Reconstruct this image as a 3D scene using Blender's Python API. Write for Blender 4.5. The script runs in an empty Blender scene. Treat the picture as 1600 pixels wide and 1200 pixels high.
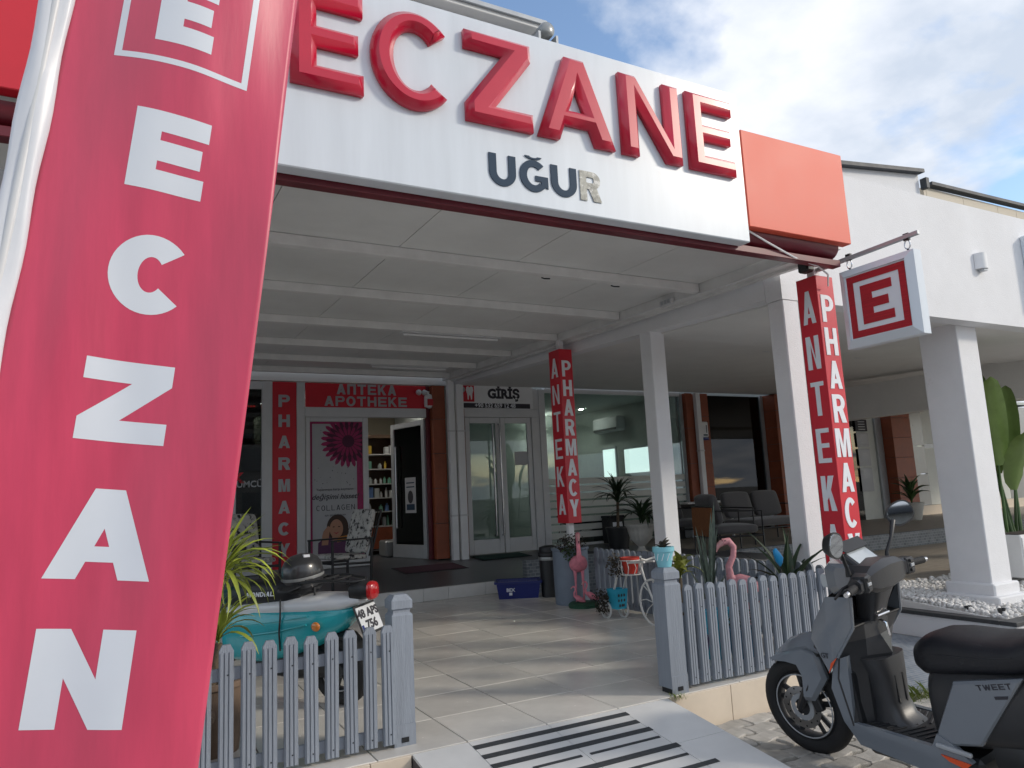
import bpy, bmesh, math, random
from mathutils import Vector, Matrix
R = math.radians
rnd = random.Random(7)
sc = bpy.context.scene
col = sc.collection

# ---------------- camera (solved from the vanishing lines of canopy, tiles and columns) ----------------
F_PX, YAW, PIT, ROL = 1143.18, R(28.3424), R(8.6499), R(-2.7312)
CF = Vector((math.sin(YAW)*math.cos(PIT), math.cos(YAW)*math.cos(PIT), math.sin(PIT)))
_r = Vector((math.cos(YAW), -math.sin(YAW), 0)); _u = _r.cross(CF)
CR = math.cos(ROL)*_r + math.sin(ROL)*_u
CU = -math.sin(ROL)*_r + math.cos(ROL)*_u
CAM = Vector((0, 0, 1.3))
cd = bpy.data.cameras.new('camera'); cam = bpy.data.objects.new('camera', cd); col.objects.link(cam)
cd.sensor_width = 36; cd.lens = F_PX/1600*36; cd.clip_start = .05; cd.clip_end = 2000
cam.matrix_world = Matrix(((CR.x, CU.x, -CF.x, CAM.x), (CR.y, CU.y, -CF.y, CAM.y), (CR.z, CU.z, -CF.z, CAM.z), (0, 0, 0, 1)))
sc.camera = cam
def at(x, y, ax, v):
    """point where the sight line of photo pixel (x, y) meets the world plane axis=v"""
    r = (x-800)*CR + (600-y)*CU + F_PX*CF
    return CAM + r*((v-CAM[ax])/r[ax])

# ---------------- sky and sun ----------------
SUN_EL, SUN_AZ = R(27), math.atan2(.786, -.617)
w = bpy.data.worlds.new('World'); sc.world = w; w.use_nodes = True
nt = w.node_tree; N = nt.nodes; L = nt.links; N.clear()
def wn(t, **k):
    n = N.new(t)
    for a, b in k.items(): setattr(n, a, b)
    return n
sky = wn('ShaderNodeTexSky', sky_type='NISHITA', sun_disc=False, sun_elevation=SUN_EL, sun_rotation=SUN_AZ, air_density=1.0, dust_density=.6, ozone_density=1.5)
tc = wn('ShaderNodeTexCoord'); sep = wn('ShaderNodeSeparateXYZ'); L.new(tc.outputs['Generated'], sep.inputs[0])
zc = wn('ShaderNodeMath', operation='MAXIMUM'); L.new(sep.outputs['Z'], zc.inputs[0]); zc.inputs[1].default_value = 0.0
za = wn('ShaderNodeMath', operation='ADD'); L.new(zc.outputs[0], za.inputs[0]); za.inputs[1].default_value = .22
dv = wn('ShaderNodeVectorMath', operation='DIVIDE'); L.new(tc.outputs['Generated'], dv.inputs[0])
cb = wn('ShaderNodeCombineXYZ'); [L.new(za.outputs[0], cb.inputs[i]) for i in range(3)]; L.new(cb.outputs[0], dv.inputs[1])
n1 = wn('ShaderNodeTexNoise'); n1.inputs['Scale'].default_value = 1.35; n1.inputs['Detail'].default_value = 9; n1.inputs['Roughness'].default_value = .52; n1.inputs['Distortion'].default_value = .15
mp = wn('ShaderNodeMapping'); mp.inputs['Location'].default_value = (1.55, .35, 0); L.new(dv.outputs[0], mp.inputs[0]); L.new(mp.outputs[0], n1.inputs['Vector'])
rp = wn('ShaderNodeValToRGB'); rp.color_ramp.elements[0].position = .405; rp.color_ramp.elements[1].position = .475; L.new(n1.outputs['Fac'], rp.inputs[0])
n2 = wn('ShaderNodeTexNoise'); n2.inputs['Scale'].default_value = 2.6; n2.inputs['Detail'].default_value = 7; n2.inputs['Roughness'].default_value = .55
mp2 = wn('ShaderNodeMapping'); mp2.inputs['Location'].default_value = (5.2, 1.1, 3); L.new(dv.outputs[0], mp2.inputs[0]); L.new(mp2.outputs[0], n2.inputs['Vector'])
rc = wn('ShaderNodeValToRGB'); e = rc.color_ramp.elements
e[0].position = .40; e[0].color = (2.75, 3.1, 3.65, 1); e[1].position = .61; e[1].color = (4.15, 4.3, 4.6, 1)
L.new(n2.outputs['Fac'], rc.inputs[0])
mx = wn('ShaderNodeMixRGB'); L.new(rp.outputs[0], mx.inputs[0]); L.new(sky.outputs[0], mx.inputs[1]); L.new(rc.outputs[0], mx.inputs[2])
bg = wn('ShaderNodeBackground'); bg.inputs[1].default_value = .15; L.new(mx.outputs[0], bg.inputs[0])
wo = wn('ShaderNodeOutputWorld'); L.new(bg.outputs[0], wo.inputs[0])
sl = bpy.data.lights.new('sun', 'SUN'); sl.energy = 1.2; sl.angle = R(8); sl.color = (1, .90, .76)
so = bpy.data.objects.new('sun', sl); col.objects.link(so); so.location = (20, -16, 14)
so.rotation_euler = Vector((.786*math.cos(SUN_EL), -.617*math.cos(SUN_EL), math.sin(SUN_EL))).to_track_quat('Z', 'Y').to_euler()
sc.view_settings.view_transform = 'Standard'; sc.view_settings.look = 'None'; sc.view_settings.gamma = 1
sc.view_settings.exposure = .68; sc.view_settings.use_curve_mapping = False
sc.render.engine = 'CYCLES'

# ---------------- helpers ----------------
MATS = {}
def M(name, c=(.5, .5, .5), rough=.5, metal=0, var=0, vs=6, bump=0, bs=60, spec=.5, coat=0, sheen=0, emit=0, rv=0, alpha=None, stretch=None, wear=None, subs=0):
    if name in MATS: return MATS[name]
    m = bpy.data.materials.new(name); m.use_nodes = True; n = m.node_tree.nodes; l = m.node_tree.links
    b = n['Principled BSDF']; b.inputs['Base Color'].default_value = (*c, 1); b.inputs['Roughness'].default_value = rough
    b.inputs['Metallic'].default_value = metal; b.inputs['Specular IOR Level'].default_value = spec
    b.inputs['Coat Weight'].default_value = coat; b.inputs['Coat Roughness'].default_value = .08
    b.inputs['Sheen Weight'].default_value = sheen
    if subs: b.inputs['Subsurface Weight'].default_value = subs
    if emit: b.inputs['Emission Color'].default_value = (*c, 1); b.inputs['Emission Strength'].default_value = emit
    t = n.new('ShaderNodeTexCoord'); src = t.outputs['Object']
    if stretch:
        mm = n.new('ShaderNodeMapping'); mm.inputs['Scale'].default_value = stretch; l.new(src, mm.inputs[0]); src = mm.outputs[0]
    last = None
    if var or rv or wear:
        nz = n.new('ShaderNodeTexNoise'); nz.inputs['Scale'].default_value = vs; nz.inputs['Detail'].default_value = 6; nz.inputs['Roughness'].default_value = .6
        l.new(src, nz.inputs['Vector'])
        mr = n.new('ShaderNodeMapRange'); mr.inputs[1].default_value = .3; mr.inputs[2].default_value = .7; mr.inputs[3].default_value = 1-var; mr.inputs[4].default_value = 1+var
        l.new(nz.outputs['Fac'], mr.inputs[0]); fac = mr.outputs[0]
        if rv:
            oi = n.new('ShaderNodeObjectInfo'); m2 = n.new('ShaderNodeMapRange'); m2.inputs[3].default_value = 1-rv; m2.inputs[4].default_value = 1+rv
            l.new(oi.outputs['Random'], m2.inputs[0]); mu = n.new('ShaderNodeMath'); mu.operation = 'MULTIPLY'; l.new(fac, mu.inputs[0]); l.new(m2.outputs[0], mu.inputs[1]); fac = mu.outputs[0]
        vm = n.new('ShaderNodeVectorMath'); vm.operation = 'SCALE'; vm.inputs[0].default_value = c; l.new(fac, vm.inputs['Scale']); last = vm.outputs[0]
        if wear:
            wz = n.new('ShaderNodeTexNoise'); wz.inputs['Scale'].default_value = wear[1]; wz.inputs['Detail'].default_value = 8; wz.inputs['Roughness'].default_value = .7; l.new(src, wz.inputs['Vector'])
            wr = n.new('ShaderNodeMapRange'); wr.inputs[1].default_value = wear[2]; wr.inputs[2].default_value = wear[2]+.08; l.new(wz.outputs['Fac'], wr.inputs[0])
            wx = n.new('ShaderNodeMixRGB'); wx.inputs[2].default_value = (*wear[0], 1); l.new(wr.outputs[0], wx.inputs[0]); l.new(last, wx.inputs[1]); last = wx.outputs[0]
        l.new(last, b.inputs['Base Color'])
        rr = n.new('ShaderNodeMapRange'); rr.inputs[3].default_value = max(.02, rough*.8); rr.inputs[4].default_value = min(1, rough*1.2); l.new(nz.outputs['Fac'], rr.inputs[0]); l.new(rr.outputs[0], b.inputs['Roughness'])
    if bump:
        bz = n.new('ShaderNodeTexNoise'); bz.inputs['Scale'].default_value = bs; bz.inputs['Detail'].default_value = 4; l.new(src, bz.inputs['Vector'])
        bp = n.new('ShaderNodeBump'); bp.inputs['Strength'].default_value = bump; bp.inputs['Distance'].default_value = .01; l.new(bz.outputs['Fac'], bp.inputs['Height']); l.new(bp.outputs[0], b.inputs['Normal'])
    MATS[name] = m; return m
def glass_mat(name, tint, refl=1.0, rough=.01, ior=1.5):
    m = bpy.data.materials.new(name); m.use_nodes = True; n = m.node_tree.nodes; l = m.node_tree.links; n.clear()
    tr = n.new('ShaderNodeBsdfTransparent'); tr.inputs[0].default_value = (*tint, 1)
    gl = n.new('ShaderNodeBsdfGlossy'); gl.inputs['Roughness'].default_value = rough; gl.inputs[0].default_value = (refl, refl, refl, 1)
    fr = n.new('ShaderNodeFresnel'); fr.inputs[0].default_value = ior
    mxx = n.new('ShaderNodeMixShader'); o = n.new('ShaderNodeOutputMaterial')
    l.new(fr.outputs[0], mxx.inputs[0]); l.new(tr.outputs[0], mxx.inputs[1]); l.new(gl.outputs[0], mxx.inputs[2]); l.new(mxx.outputs[0], o.inputs[0])
    MATS[name] = m; return m
def brick_mat(name, c1, c2, cm, sx, sy, plane='xy', mortar=.06, rough=.5, bump=.4, offset=.5, var=.2):
    """small mosaic / paving too fine to build piece by piece"""
    m = bpy.data.materials.new(name); m.use_nodes = True; n = m.node_tree.nodes; l = m.node_tree.links; b = n['Principled BSDF']
    t = n.new('ShaderNodeTexCoord'); s = n.new('ShaderNodeSeparateXYZ'); c = n.new('ShaderNodeCombineXYZ'); l.new(t.outputs['Object'], s.inputs[0])
    idx = {'x': 0, 'y': 1, 'z': 2}
    l.new(s.outputs[idx[plane[0]]], c.inputs[0]); l.new(s.outputs[idx[plane[1]]], c.inputs[1])
    br = n.new('ShaderNodeTexBrick'); l.new(c.outputs[0], br.inputs['Vector']); br.offset = offset
    br.inputs['Color1'].default_value = (*c1, 1); br.inputs['Color2'].default_value = (*c2, 1); br.inputs['Mortar'].default_value = (*cm, 1)
    br.inputs['Scale'].default_value = 1; br.inputs['Brick Width'].default_value = sx; br.inputs['Row Height'].default_value = sy; br.inputs['Mortar Size'].default_value = mortar*sy; br.inputs['Mortar Smooth'].default_value = .1
    nz = n.new('ShaderNodeTexNoise'); nz.inputs['Scale'].default_value = 3; nz.inputs['Detail'].default_value = 8; l.new(t.outputs['Object'], nz.inputs['Vector'])
    mr = n.new('ShaderNodeMapRange'); mr.inputs[1].default_value = .3; mr.inputs[2].default_value = .7; mr.inputs[3].default_value = 1-var; mr.inputs[4].default_value = 1+var; l.new(nz.outputs['Fac'], mr.inputs[0])
    vm = n.new('ShaderNodeVectorMath'); vm.operation = 'SCALE'; l.new(br.outputs['Color'], vm.inputs[0]); l.new(mr.outputs[0], vm.inputs['Scale']); l.new(vm.outputs[0], b.inputs['Base Color'])
    bp = n.new('ShaderNodeBump'); bp.inputs['Strength'].default_value = bump; bp.inputs['Distance'].default_value = .004; bp.invert = True; l.new(br.outputs['Fac'], bp.inputs['Height']); l.new(bp.outputs[0], b.inputs['Normal'])
    b.inputs['Roughness'].default_value = rough
    MATS[name] = m; return m

OFF = {}
def tag(o, label=None, cat=None, group=None, kind=None):
    if label: o['label'] = label
    if cat: o['category'] = cat
    if group: o['group'] = group
    if kind: o['kind'] = kind
    return o
def thing(name, label, cat, loc=(0, 0, 0), rz=0, group=None, rot=None):
    o = bpy.data.objects.new(name, None); col.objects.link(o); o.empty_display_size = .1
    o.location = loc; o.rotation_euler = rot if rot else (0, 0, rz); OFF[o] = Vector(loc)
    return tag(o, label, cat, group)
def obj(name, mesh, parent=None, mat=None):
    o = bpy.data.objects.new(name, mesh); col.objects.link(o)
    if mat is not None and not mesh.materials: mesh.materials.append(mat if not isinstance(mat, str) else MATS[mat])
    if parent: o.parent = parent; OFF[o] = OFF.get(parent, Vector((0, 0, 0)))
    return o
def copy_tree(o, parent=None):
    c = o.copy(); col.objects.link(c); c.parent = parent; OFF[c] = OFF.get(o, Vector((0, 0, 0)))
    for ch in o.children: copy_tree(ch, c)
    return c

class MB:
    def __init__(s): s.v = []; s.f = []
    def add(s, vs, fs):
        o = len(s.v); s.v += [tuple(x) for x in vs]; s.f += [tuple(i+o for i in f) for f in fs]; return s
    def box(s, x0, x1, y0, y1, z0, z1, ch=0):
        if x0 > x1: x0, x1 = x1, x0
        if y0 > y1: y0, y1 = y1, y0
        if z0 > z1: z0, z1 = z1, z0
        return s.obox(Matrix.Translation(((x0+x1)/2, (y0+y1)/2, (z0+z1)/2)), (x1-x0, y1-y0, z1-z0), ch)
    def obox(s, m, d, ch=0):
        a, b, c = d[0]/2, d[1]/2, d[2]/2
        if not ch:
            vs = [(i*a, j*b, k*c) for i in (-1, 1) for j in (-1, 1) for k in (-1, 1)]
            return s.add([m @ Vector(v) for v in vs], [(0, 1, 3, 2), (4, 6, 7, 5), (0, 4, 5, 1), (2, 3, 7, 6), (0, 2, 6, 4), (1, 5, 7, 3)])
        ch = min(ch, .45*min(d)); bm = bmesh.new(); bmesh.ops.create_cube(bm, size=1)
        for v in bm.verts: v.co = Vector((v.co.x*d[0], v.co.y*d[1], v.co.z*d[2]))
        bmesh.ops.bevel(bm, geom=bm.edges[:], offset=ch, segments=1, affect='EDGES'); bm.verts.index_update()
        s.add([m @ v.co for v in bm.verts], [[v.index for v in f.verts] for f in bm.faces]); bm.free(); return s
    def bar(s, p, q, wd, h, ch=0, up=(0, 0, 1)):
        p, q = Vector(p), Vector(q); d = q-p; x = d.normalized(); u = Vector(up)
        if abs(x.dot(u)) > .99: u = Vector((0, 1, 0))
        y = u.cross(x).normalized(); z = x.cross(y)
        m = Matrix(((x.x, y.x, z.x, 0), (x.y, y.y, z.y, 0), (x.z, y.z, z.z, 0), (0, 0, 0, 1))); m.translation = (p+q)/2
        return s.obox(m, (d.length, wd, h), ch)
    def tube(s, pts, r, n=8, cap=True, closed=False):
        pts = [Vector(p) for p in pts]; k = len(pts); rr = r if isinstance(r, (list, tuple)) else [r]*k
        rings = []; prev = None
        for i, p in enumerate(pts):
            if closed: t = (pts[(i+1) % k]-pts[i-1])
            else: t = pts[min(i+1, k-1)]-pts[max(i-1, 0)]
            t = t.normalized()
            if prev is None:
                a = Vector((0, 0, 1)) if abs(t.z) < .9 else Vector((1, 0, 0)); u = t.cross(a).normalized()
            else: u = (prev - t*prev.dot(t)).normalized()
            prev = u; vv = t.cross(u)
            rings.append([p+rr[i]*(math.cos(2*math.pi*j/n)*u+math.sin(2*math.pi*j/n)*vv) for j in range(n)])
        return s.rings(rings, cap and not closed, closed)
    def rings(s, rings, cap=True, loop=False):
        n = len(rings[0]); vs = [v for r in rings for v in r]; fs = []
        K = len(rings)
        for i in range(K if loop else K-1):
            for j in range(n):
                a, b = i*n+j, i*n+(j+1) % n; c, d = ((i+1) % K)*n+(j+1) % n, ((i+1) % K)*n+j
                fs.append((a, b, c, d))
        if cap and not loop: fs.append(tuple(range(n))[::-1]); fs.append(tuple(range((K-1)*n, K*n)))
        return s.add(vs, fs)
    def lathe(s, prof, n=20, o=(0, 0, 0), m=None, cap=True):
        o = Vector(o); rings = []
        for r, z in prof:
            ring = [Vector((r*math.cos(2*math.pi*j/n), r*math.sin(2*math.pi*j/n), z)) for j in range(n)]
            rings.append([(m @ v if m else v)+o for v in ring])
        return s.rings(rings, cap)
    def loft(s, secs, n=16, ex=2.5, m=None):
        """secs: (cx, cy, cz, half_y, half_z[, exponent]) along x"""
        rings = []
        for q in secs:
            cx, cy, cz, hy, hz = q[:5]; e_ = q[5] if len(q) > 5 else ex; ring = []
            for j in range(n):
                a = 2*math.pi*(j+.5)/n; ca, sa = math.cos(a), math.sin(a)
                v = Vector((cx, cy+hy*math.copysign(abs(ca)**(2/e_), ca), cz+hz*math.copysign(abs(sa)**(2/e_), sa)))
                ring.append(m @ v if m else v)
            rings.append(ring)
        return s.rings(rings)
    def blob(s, c, r, n=14, k=9, m=None):
        c = Vector(c); rings = []
        for i in range(k+1):
            a = -math.pi/2+math.pi*i/k; rr = max(.02, math.cos(a)); ring = []
            for j in range(n):
                v = Vector((r[0]*rr*math.cos(2*math.pi*j/n), r[1]*rr*math.sin(2*math.pi*j/n), r[2]*math.sin(a)))
                ring.append((m @ v if m else v)+c)
            rings.append(ring)
        return s.rings(rings)
    def prism(s, poly, a, b, fn=None):
        """polygon (2d) between depths a and b; fn maps (u, v, depth) to a point"""
        fn = fn or (lambda u, v, d: Vector((u, d, v))); n = len(poly)
        vs = [fn(u, v, a) for u, v in poly]+[fn(u, v, b) for u, v in poly]
        fs = [tuple(range(n)), tuple(range(2*n-1, n-1, -1))]+[(i, i+n, (i+1) % n+n, (i+1) % n) for i in range(n)]
        return s.add(vs, fs)
    def mesh(s, smooth=None, off=None):
        me = bpy.data.meshes.new('mesh'); o = off or Vector((0, 0, 0))
        me.from_pydata([tuple(Vector(v)-o) for v in s.v], [], s.f); me.update()
        bm = bmesh.new(); bm.from_mesh(me); bmesh.ops.recalc_face_normals(bm, faces=bm.faces[:]); bm.to_mesh(me); bm.free()
        if smooth is not None:
            me.polygons.foreach_set('use_smooth', [True]*len(me.polygons)); me.set_sharp_from_angle(angle=R(smooth))
        return me
    def build(s, name, mat, parent=None, smooth=None, world=True, kind=None):
        off = OFF.get(parent) if (parent and world) else None
        o = obj(name, s.mesh(smooth, off), parent, mat)
        if kind: o['kind'] = kind
        return o
def subsurf(o, lv=2):
    md = o.modifiers.new('subdivision', 'SUBSURF'); md.levels = lv; md.render_levels = lv
    for p in o.data.polygons: p.use_smooth = True
    return o

# ---------------- block letters ----------------
def arc(cx, cy, rx, ry, a0, a1, n=14):
    return [(cx+rx*math.cos(R(a0+(a1-a0)*i/n)), cy+ry*math.sin(R(a0+(a1-a0)*i/n))) for i in range(n+1)]
def glyph(ch, w, t):
    """contours of a bold capital in a box w by 1; t is the stroke"""
    h = t*.86
    if ch == 'E': return [[(0, 0), (w, 0), (w, h), (t, h), (t, .5-h/2), (w*.93, .5-h/2), (w*.93, .5+h/2), (t, .5+h/2), (t, 1-h), (w, 1-h), (w, 1), (0, 1)]]
    if ch == 'e': s, h = w*.36, .225; return [[(0, 0), (w, 0), (w, h), (s, h), (s, .5-h/2), (w*.86, .5-h/2), (w*.86, .5+h/2), (s, .5+h/2), (s, 1-h), (w, 1-h), (w, 1), (0, 1)]]
    if ch == 'F': return [[(0, 0), (t, 0), (t, .42), (w*.9, .42), (w*.9, .42+h), (t, .42+h), (t, 1-h), (w, 1-h), (w, 1), (0, 1)]]
    if ch == 'L': return [[(0, 0), (w, 0), (w, h), (t, h), (t, 1), (0, 1)]]
    if ch == 'I': return [[(0, 0), (t, 0), (t, 1), (0, 1)]]
    if ch == 'H': return [[(0, 0), (t, 0), (t, .5-h/2), (w-t, .5-h/2), (w-t, 0), (w, 0), (w, 1), (w-t, 1), (w-t, .5+h/2), (t, .5+h/2), (t, 1), (0, 1)]]
    if ch == 'T': return [[(w/2-t/2, 0), (w/2+t/2, 0), (w/2+t/2, 1-h), (w, 1-h), (w, 1), (0, 1), (0, 1-h), (w/2-t/2, 1-h)]]
    if ch == 'Q': return [[(0, 0), (t, 0), (t, 1-h), (w-t, 1-h), (w-t, 0), (w, 0), (w, 1), (0, 1)]]      # cyrillic pe
    if ch == 'Z': z = t*1.45; return [[(0, 0), (w, 0), (w, h), (z, h), (w, 1-h), (w, 1), (0, 1), (0, 1-h), (w-z, 1-h), (0, h)]]
    if ch == 'N': d = t*1.55; return [[(0, 0), (t, 0), (t, 1-d), (w-t, 0), (w, 0), (w, 1), (w-t, 1), (w-t, d), (t, 1), (0, 1)]]
    if ch == 'M': q = t*.9; return [[(0, 0), (q, 0), (q, .7), (w/2-q*.45, 0), (w/2+q*.45, 0), (w-q, .7), (w-q, 0), (w, 0), (w, 1), (w-q*1.35, 1), (w/2, .38), (q*1.35, 1), (0, 1)]]
    if ch == 'W': q = t*.9; return [[(w*.18, 0), (w*.36, 0), (w/2, .55), (w*.64, 0), (w*.82, 0), (w, 1), (w-q, 1), (w*.72, .36), (w/2+q*.4, 1), (w/2-q*.4, 1), (w*.28, .36), (q, 1), (0, 1)]]
    if ch == 'A':
        a = min(t*1.1, w*.29); k = w/2-a/2; xi = lambda y: a*1.04+y*k; y1, y2 = .19, .19+min(h*.92, .17); ap = (w/2-a*1.04)/k
        return [[(0, 0), (a*1.04, 0), (xi(y1), y1), (w-xi(y1), y1), (w-a*1.04, 0), (w, 0), (w/2+a/2, 1), (w/2-a/2, 1)], [(xi(y2), y2), (w-xi(y2), y2), (w/2, min(.86, ap))]]
    if ch == 'K': return [[(0, 0), (t, 0), (t, .30), (t*1.45, .40), (w-t*1.2, 0), (w, 0), (t*2.0, .60), (w*.97, 1), (w*.97-t*1.25, 1), (t, .56), (t, 1), (0, 1)]]
    if ch == 'Y': return [[(w/2-t/2, 0), (w/2+t/2, 0), (w/2+t/2, .40), (w, 1), (w-t*1.15, 1), (w/2, .62), (t*1.15, 1), (0, 1), (w/2-t/2, .40)]]
    if ch in 'PR':
        lo = .40 if ch == 'P' else .42; rx = w-t*1.0; cy = (1+lo)/2; ry = (1-lo)/2; cx = w-min(rx, ry*1.05); qx = w-cx
        bowl = arc(cx, cy, qx, ry, -90, 90); hole = [(t, cy-ry+h*.9)]+arc(cx, cy, qx-t, ry-h*.9, -90, 90)+[(t, cy+ry-h*.9)]
        if ch == 'P': return [[(0, 0), (t, 0), (t, lo)]+bowl+[(0, 1)], hole]
        return [[(0, 0), (t, 0), (t, lo-.02), (t*1.35, lo-.02), (w-t*1.12, 0), (w*1.03, 0), (w-t*.62, lo+.04)]+bowl[3:]+[(0, 1)], hole]
    if ch in 'OD':
        if ch == 'O': return [arc(w/2, .5, w/2, .515, 0, 355, 40), arc(w/2, .5, w/2-t, .515-h, 0, 355, 40)]
        cx = w*.45; return [[(0, 0)]+arc(cx, .5, w-cx, .5, -90, 90, 20)+[(0, 1)], [(t, h)]+arc(cx, .5, w-cx-t, .5-h, -90, 90, 20)+[(t, 1-h)]]
    if ch == 'C': return [arc(w/2, .5, w/2, .515, 42, 318, 36)+arc(w/2, .5, w/2-t, .515-h, 318, 42, 30)]
    if ch == 'G': return [arc(w/2, .5, w/2, .515, 45, 322, 36)+[(w, .14), (w, .52), (w*.55, .52), (w*.55, .52-h*.8), (w-t, .52-h*.8), (w-t, .22)]+arc(w/2, .5, w/2-t, .515-h, 318, 45, 30)]
    if ch == 'U': return [[(0, 1)]+arc(w/2, w/2*.95, w/2, w/2*.97, 180, 360, 20)+[(w, 1), (w-t, 1)]+arc(w/2, w/2*.95, w/2-t, w/2*.97-h, 360, 180, 20)+[(t, 1)]]
    if ch == '~': return [arc(w/2, .32, w*.30, .26, 180, 360, 12)+arc(w/2, .32, w*.14, .12, 360, 180, 12)]
    return [[(0, 0), (w, 0), (w, 1), (0, 1)]]
def curve_mesh(contours, depth=.004, bevel=0):
    cu = bpy.data.curves.new('glyph', 'CURVE'); cu.dimensions = '2D'; cu.fill_mode = 'BOTH' if depth else 'FRONT'
    for c in contours:
        sp = cu.splines.new('POLY'); sp.points.add(len(c)-1)
        for p, q in zip(sp.points, c): p.co = (q[0], q[1], 0, 1)
        sp.use_cyclic_u = True
    cu.extrude = depth/2
    if bevel: cu.bevel_depth = bevel; cu.bevel_resolution = 0; cu.offset = -bevel
    o = bpy.data.objects.new('glyph', cu); me = bpy.data.meshes.new_from_object(o)
    bpy.data.objects.remove(o); bpy.data.curves.remove(cu); return me
def text_mesh(txt, size=.1, depth=.003, offset=0, shear=0, space=1):
    cu = bpy.data.curves.new('text', 'FONT'); cu.body = txt; cu.size = size; cu.extrude = depth/2; cu.offset = offset; cu.align_x = 'CENTER'; cu.align_y = 'CENTER'; cu.shear = shear; cu.space_character = space
    cu.resolution_u = 3
    o = bpy.data.objects.new('text', cu); me = bpy.data.meshes.new_from_object(o)
    bpy.data.objects.remove(o); bpy.data.curves.remove(cu); return me
def frame(origin, ux, uy):
    """matrix taking glyph x, y, depth to world"""
    ux, uy = Vector(ux).normalized(), Vector(uy).normalized(); uz = ux.cross(uy)
    m = Matrix(((ux.x, uy.x, uz.x, 0), (ux.y, uy.y, uz.y, 0), (ux.z, uy.z, uz.z, 0), (0, 0, 0, 1))); m.translation = Vector(origin); return m
def letter(ch, mat, parent, m, wd, ht, t=.24, depth=.006, bevel=0, name='letter'):
    """wd, ht real size; m: frame at the lower left corner"""
    cs = [[(x*ht, y*ht) for x, y in c] for c in glyph(ch, wd/ht, t)]
    me = curve_mesh(cs, depth, bevel); off = OFF.get(parent, Vector((0, 0, 0)))
    me.transform(Matrix.Translation(-off) @ m); return obj(name, me, parent, mat)
def text(txt, mat, parent, m, size, depth=.003, offset=0, shear=0, space=1, name='lettering'):
    me = text_mesh(txt, size, depth, offset, shear, space); off = OFF.get(parent, Vector((0, 0, 0)))
    me.transform(Matrix.Translation(-off) @ m); return obj(name, me, parent, mat)
def word(txt, mat, parent, m, ht, wd, gap, t=.2, depth=.004, name='letter'):
    """a line of block letters starting at m; wd is the usual letter width"""
    x = 0
    for ch in txt:
        k = {'I': t/ (wd/ht) if False else t*ht/wd, 'M': 1.2, 'W': 1.35}.get(ch, 1)
        if ch != ' ': letter(ch, mat, parent, m @ Matrix.Translation((x, 0, 0)), wd*k, ht, t, depth, 0, name)
        x += wd*k+gap
    return x
UX, UY, UZ = Vector((1, 0, 0)), Vector((0, 1, 0)), Vector((0, 0, 1))

# ---------------- materials ----------------
M('white_paint', (.78, .79, .80), .55, var=.05, vs=3, bump=.12, bs=180)
M('plaster', (.78, .785, .80), .8, var=.06, vs=1.4, bump=.35, bs=90, wear=((.66, .65, .64), 2.6, .66))
M('soffit', (.76, .75, .73), .85, var=.04, vs=2)
M('panel_ceiling', (.74, .75, .74), .55, var=.10, vs=.9)
M('beam_white', (.74, .74, .73), .5, var=.08, vs=5, wear=((.35, .30, .26), 14, .70))
M('sign_white', (.66, .715, .77), .32, var=.05, vs=1.5, stretch=(6, 1, .6))
M('red_sign', (.52, .004, .035), .30, coat=.35, var=.06, vs=3)
M('red_glow_tint', (.74, .115, .065), .52, coat=0, var=.06, vs=1.2)  # red with the orange of the warm sun glow put into the colour
M('red_print', (.60, .018, .035), .35, var=.06, vs=3)
M('letter_white', (.78, .80, .84), .5, var=.03)
M('slate_letter', (.022, .048, .085), .6, spec=.25)
M('reflecting_letter', (.34, .34, .30), .5, var=.5, vs=30, wear=((.65, .65, .62), 22, .52))  # warm reflection on the R put into the colour as pale blotches
M('maroon', (.13, .012, .022), .38, var=.2, vs=6, wear=((.55, .48, .45), 9, .76))
M('tile', (.66, .635, .59), .26, var=.09, vs=3.5, rv=.06, spec=.4)
M('tile_dark', (.46, .44, .41), .24, var=.05, vs=2.5, rv=.05)
M('grout', (.10, .09, .085), .9, var=.2)
M('ramp_tile', (.68, .68, .67), .35, var=.06, vs=4, rv=.03)
M('riser_tile', (.70, .60, .48), .45, var=.06, vs=5, rv=.03)
M('grip_strip', (.045, .05, .055), .95, var=.3, vs=60, bump=.6, bs=300, wear=((.35, .35, .35), 30, .72))
M('granite', (.085, .09, .10), .35, var=.5, vs=70)
M('step_white', (.66, .66, .64), .5, var=.06, vs=6, rv=.04)
M('pavement', (.30, .28, .25), .95, var=.25, vs=5, bump=.4)
M('paver', (.42, .40, .365), .92, var=.2, vs=16, bump=.5, bs=150, rv=.18)
M('asphalt', (.055, .055, .058), .95, var=.3, vs=40, bump=.5)
M('orange_clad', (.27, .068, .028), .55, var=.18, vs=5, rv=.05)
M('alu', (.42, .44, .46), .38, metal=.3, var=.05)
M('alu_white', (.62, .63, .64), .4, var=.04)
M('steel', (.55, .56, .58), .22, metal=1)
M('chrome', (.75, .76, .78), .08, metal=1)
M('dark_metal', (.02, .021, .024), .4, metal=.3)
M('black_plastic', (.016, .017, .019), .45, var=.15, vs=20)
M('rubber', (.014, .014, .015), .75, bump=.3, bs=80)
M('fence_paint', (.24, .27, .315), .6, var=.10, vs=4, stretch=(8, 8, .7), bump=.35, bs=26, rv=.05, wear=((.42, .45, .48), 18, .70))
M('interior_dark', (.10, .10, .10), .8, var=.1)
M('interior_pale', (.52, .56, .53), .8, var=.05)
M('lamp_glow', (1, .96, .88), .5, emit=80)
M('reflection_glow', (.80, .92, .90), .5, emit=.8)  # emission stands in for the bright reflection in the dentist glass
M('wood_floor', (.30, .265, .22), .6, var=.3, vs=5, stretch=(1, 9, 1))
M('black_coping', (.05, .052, .055), .5, var=.2, vs=20)
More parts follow.
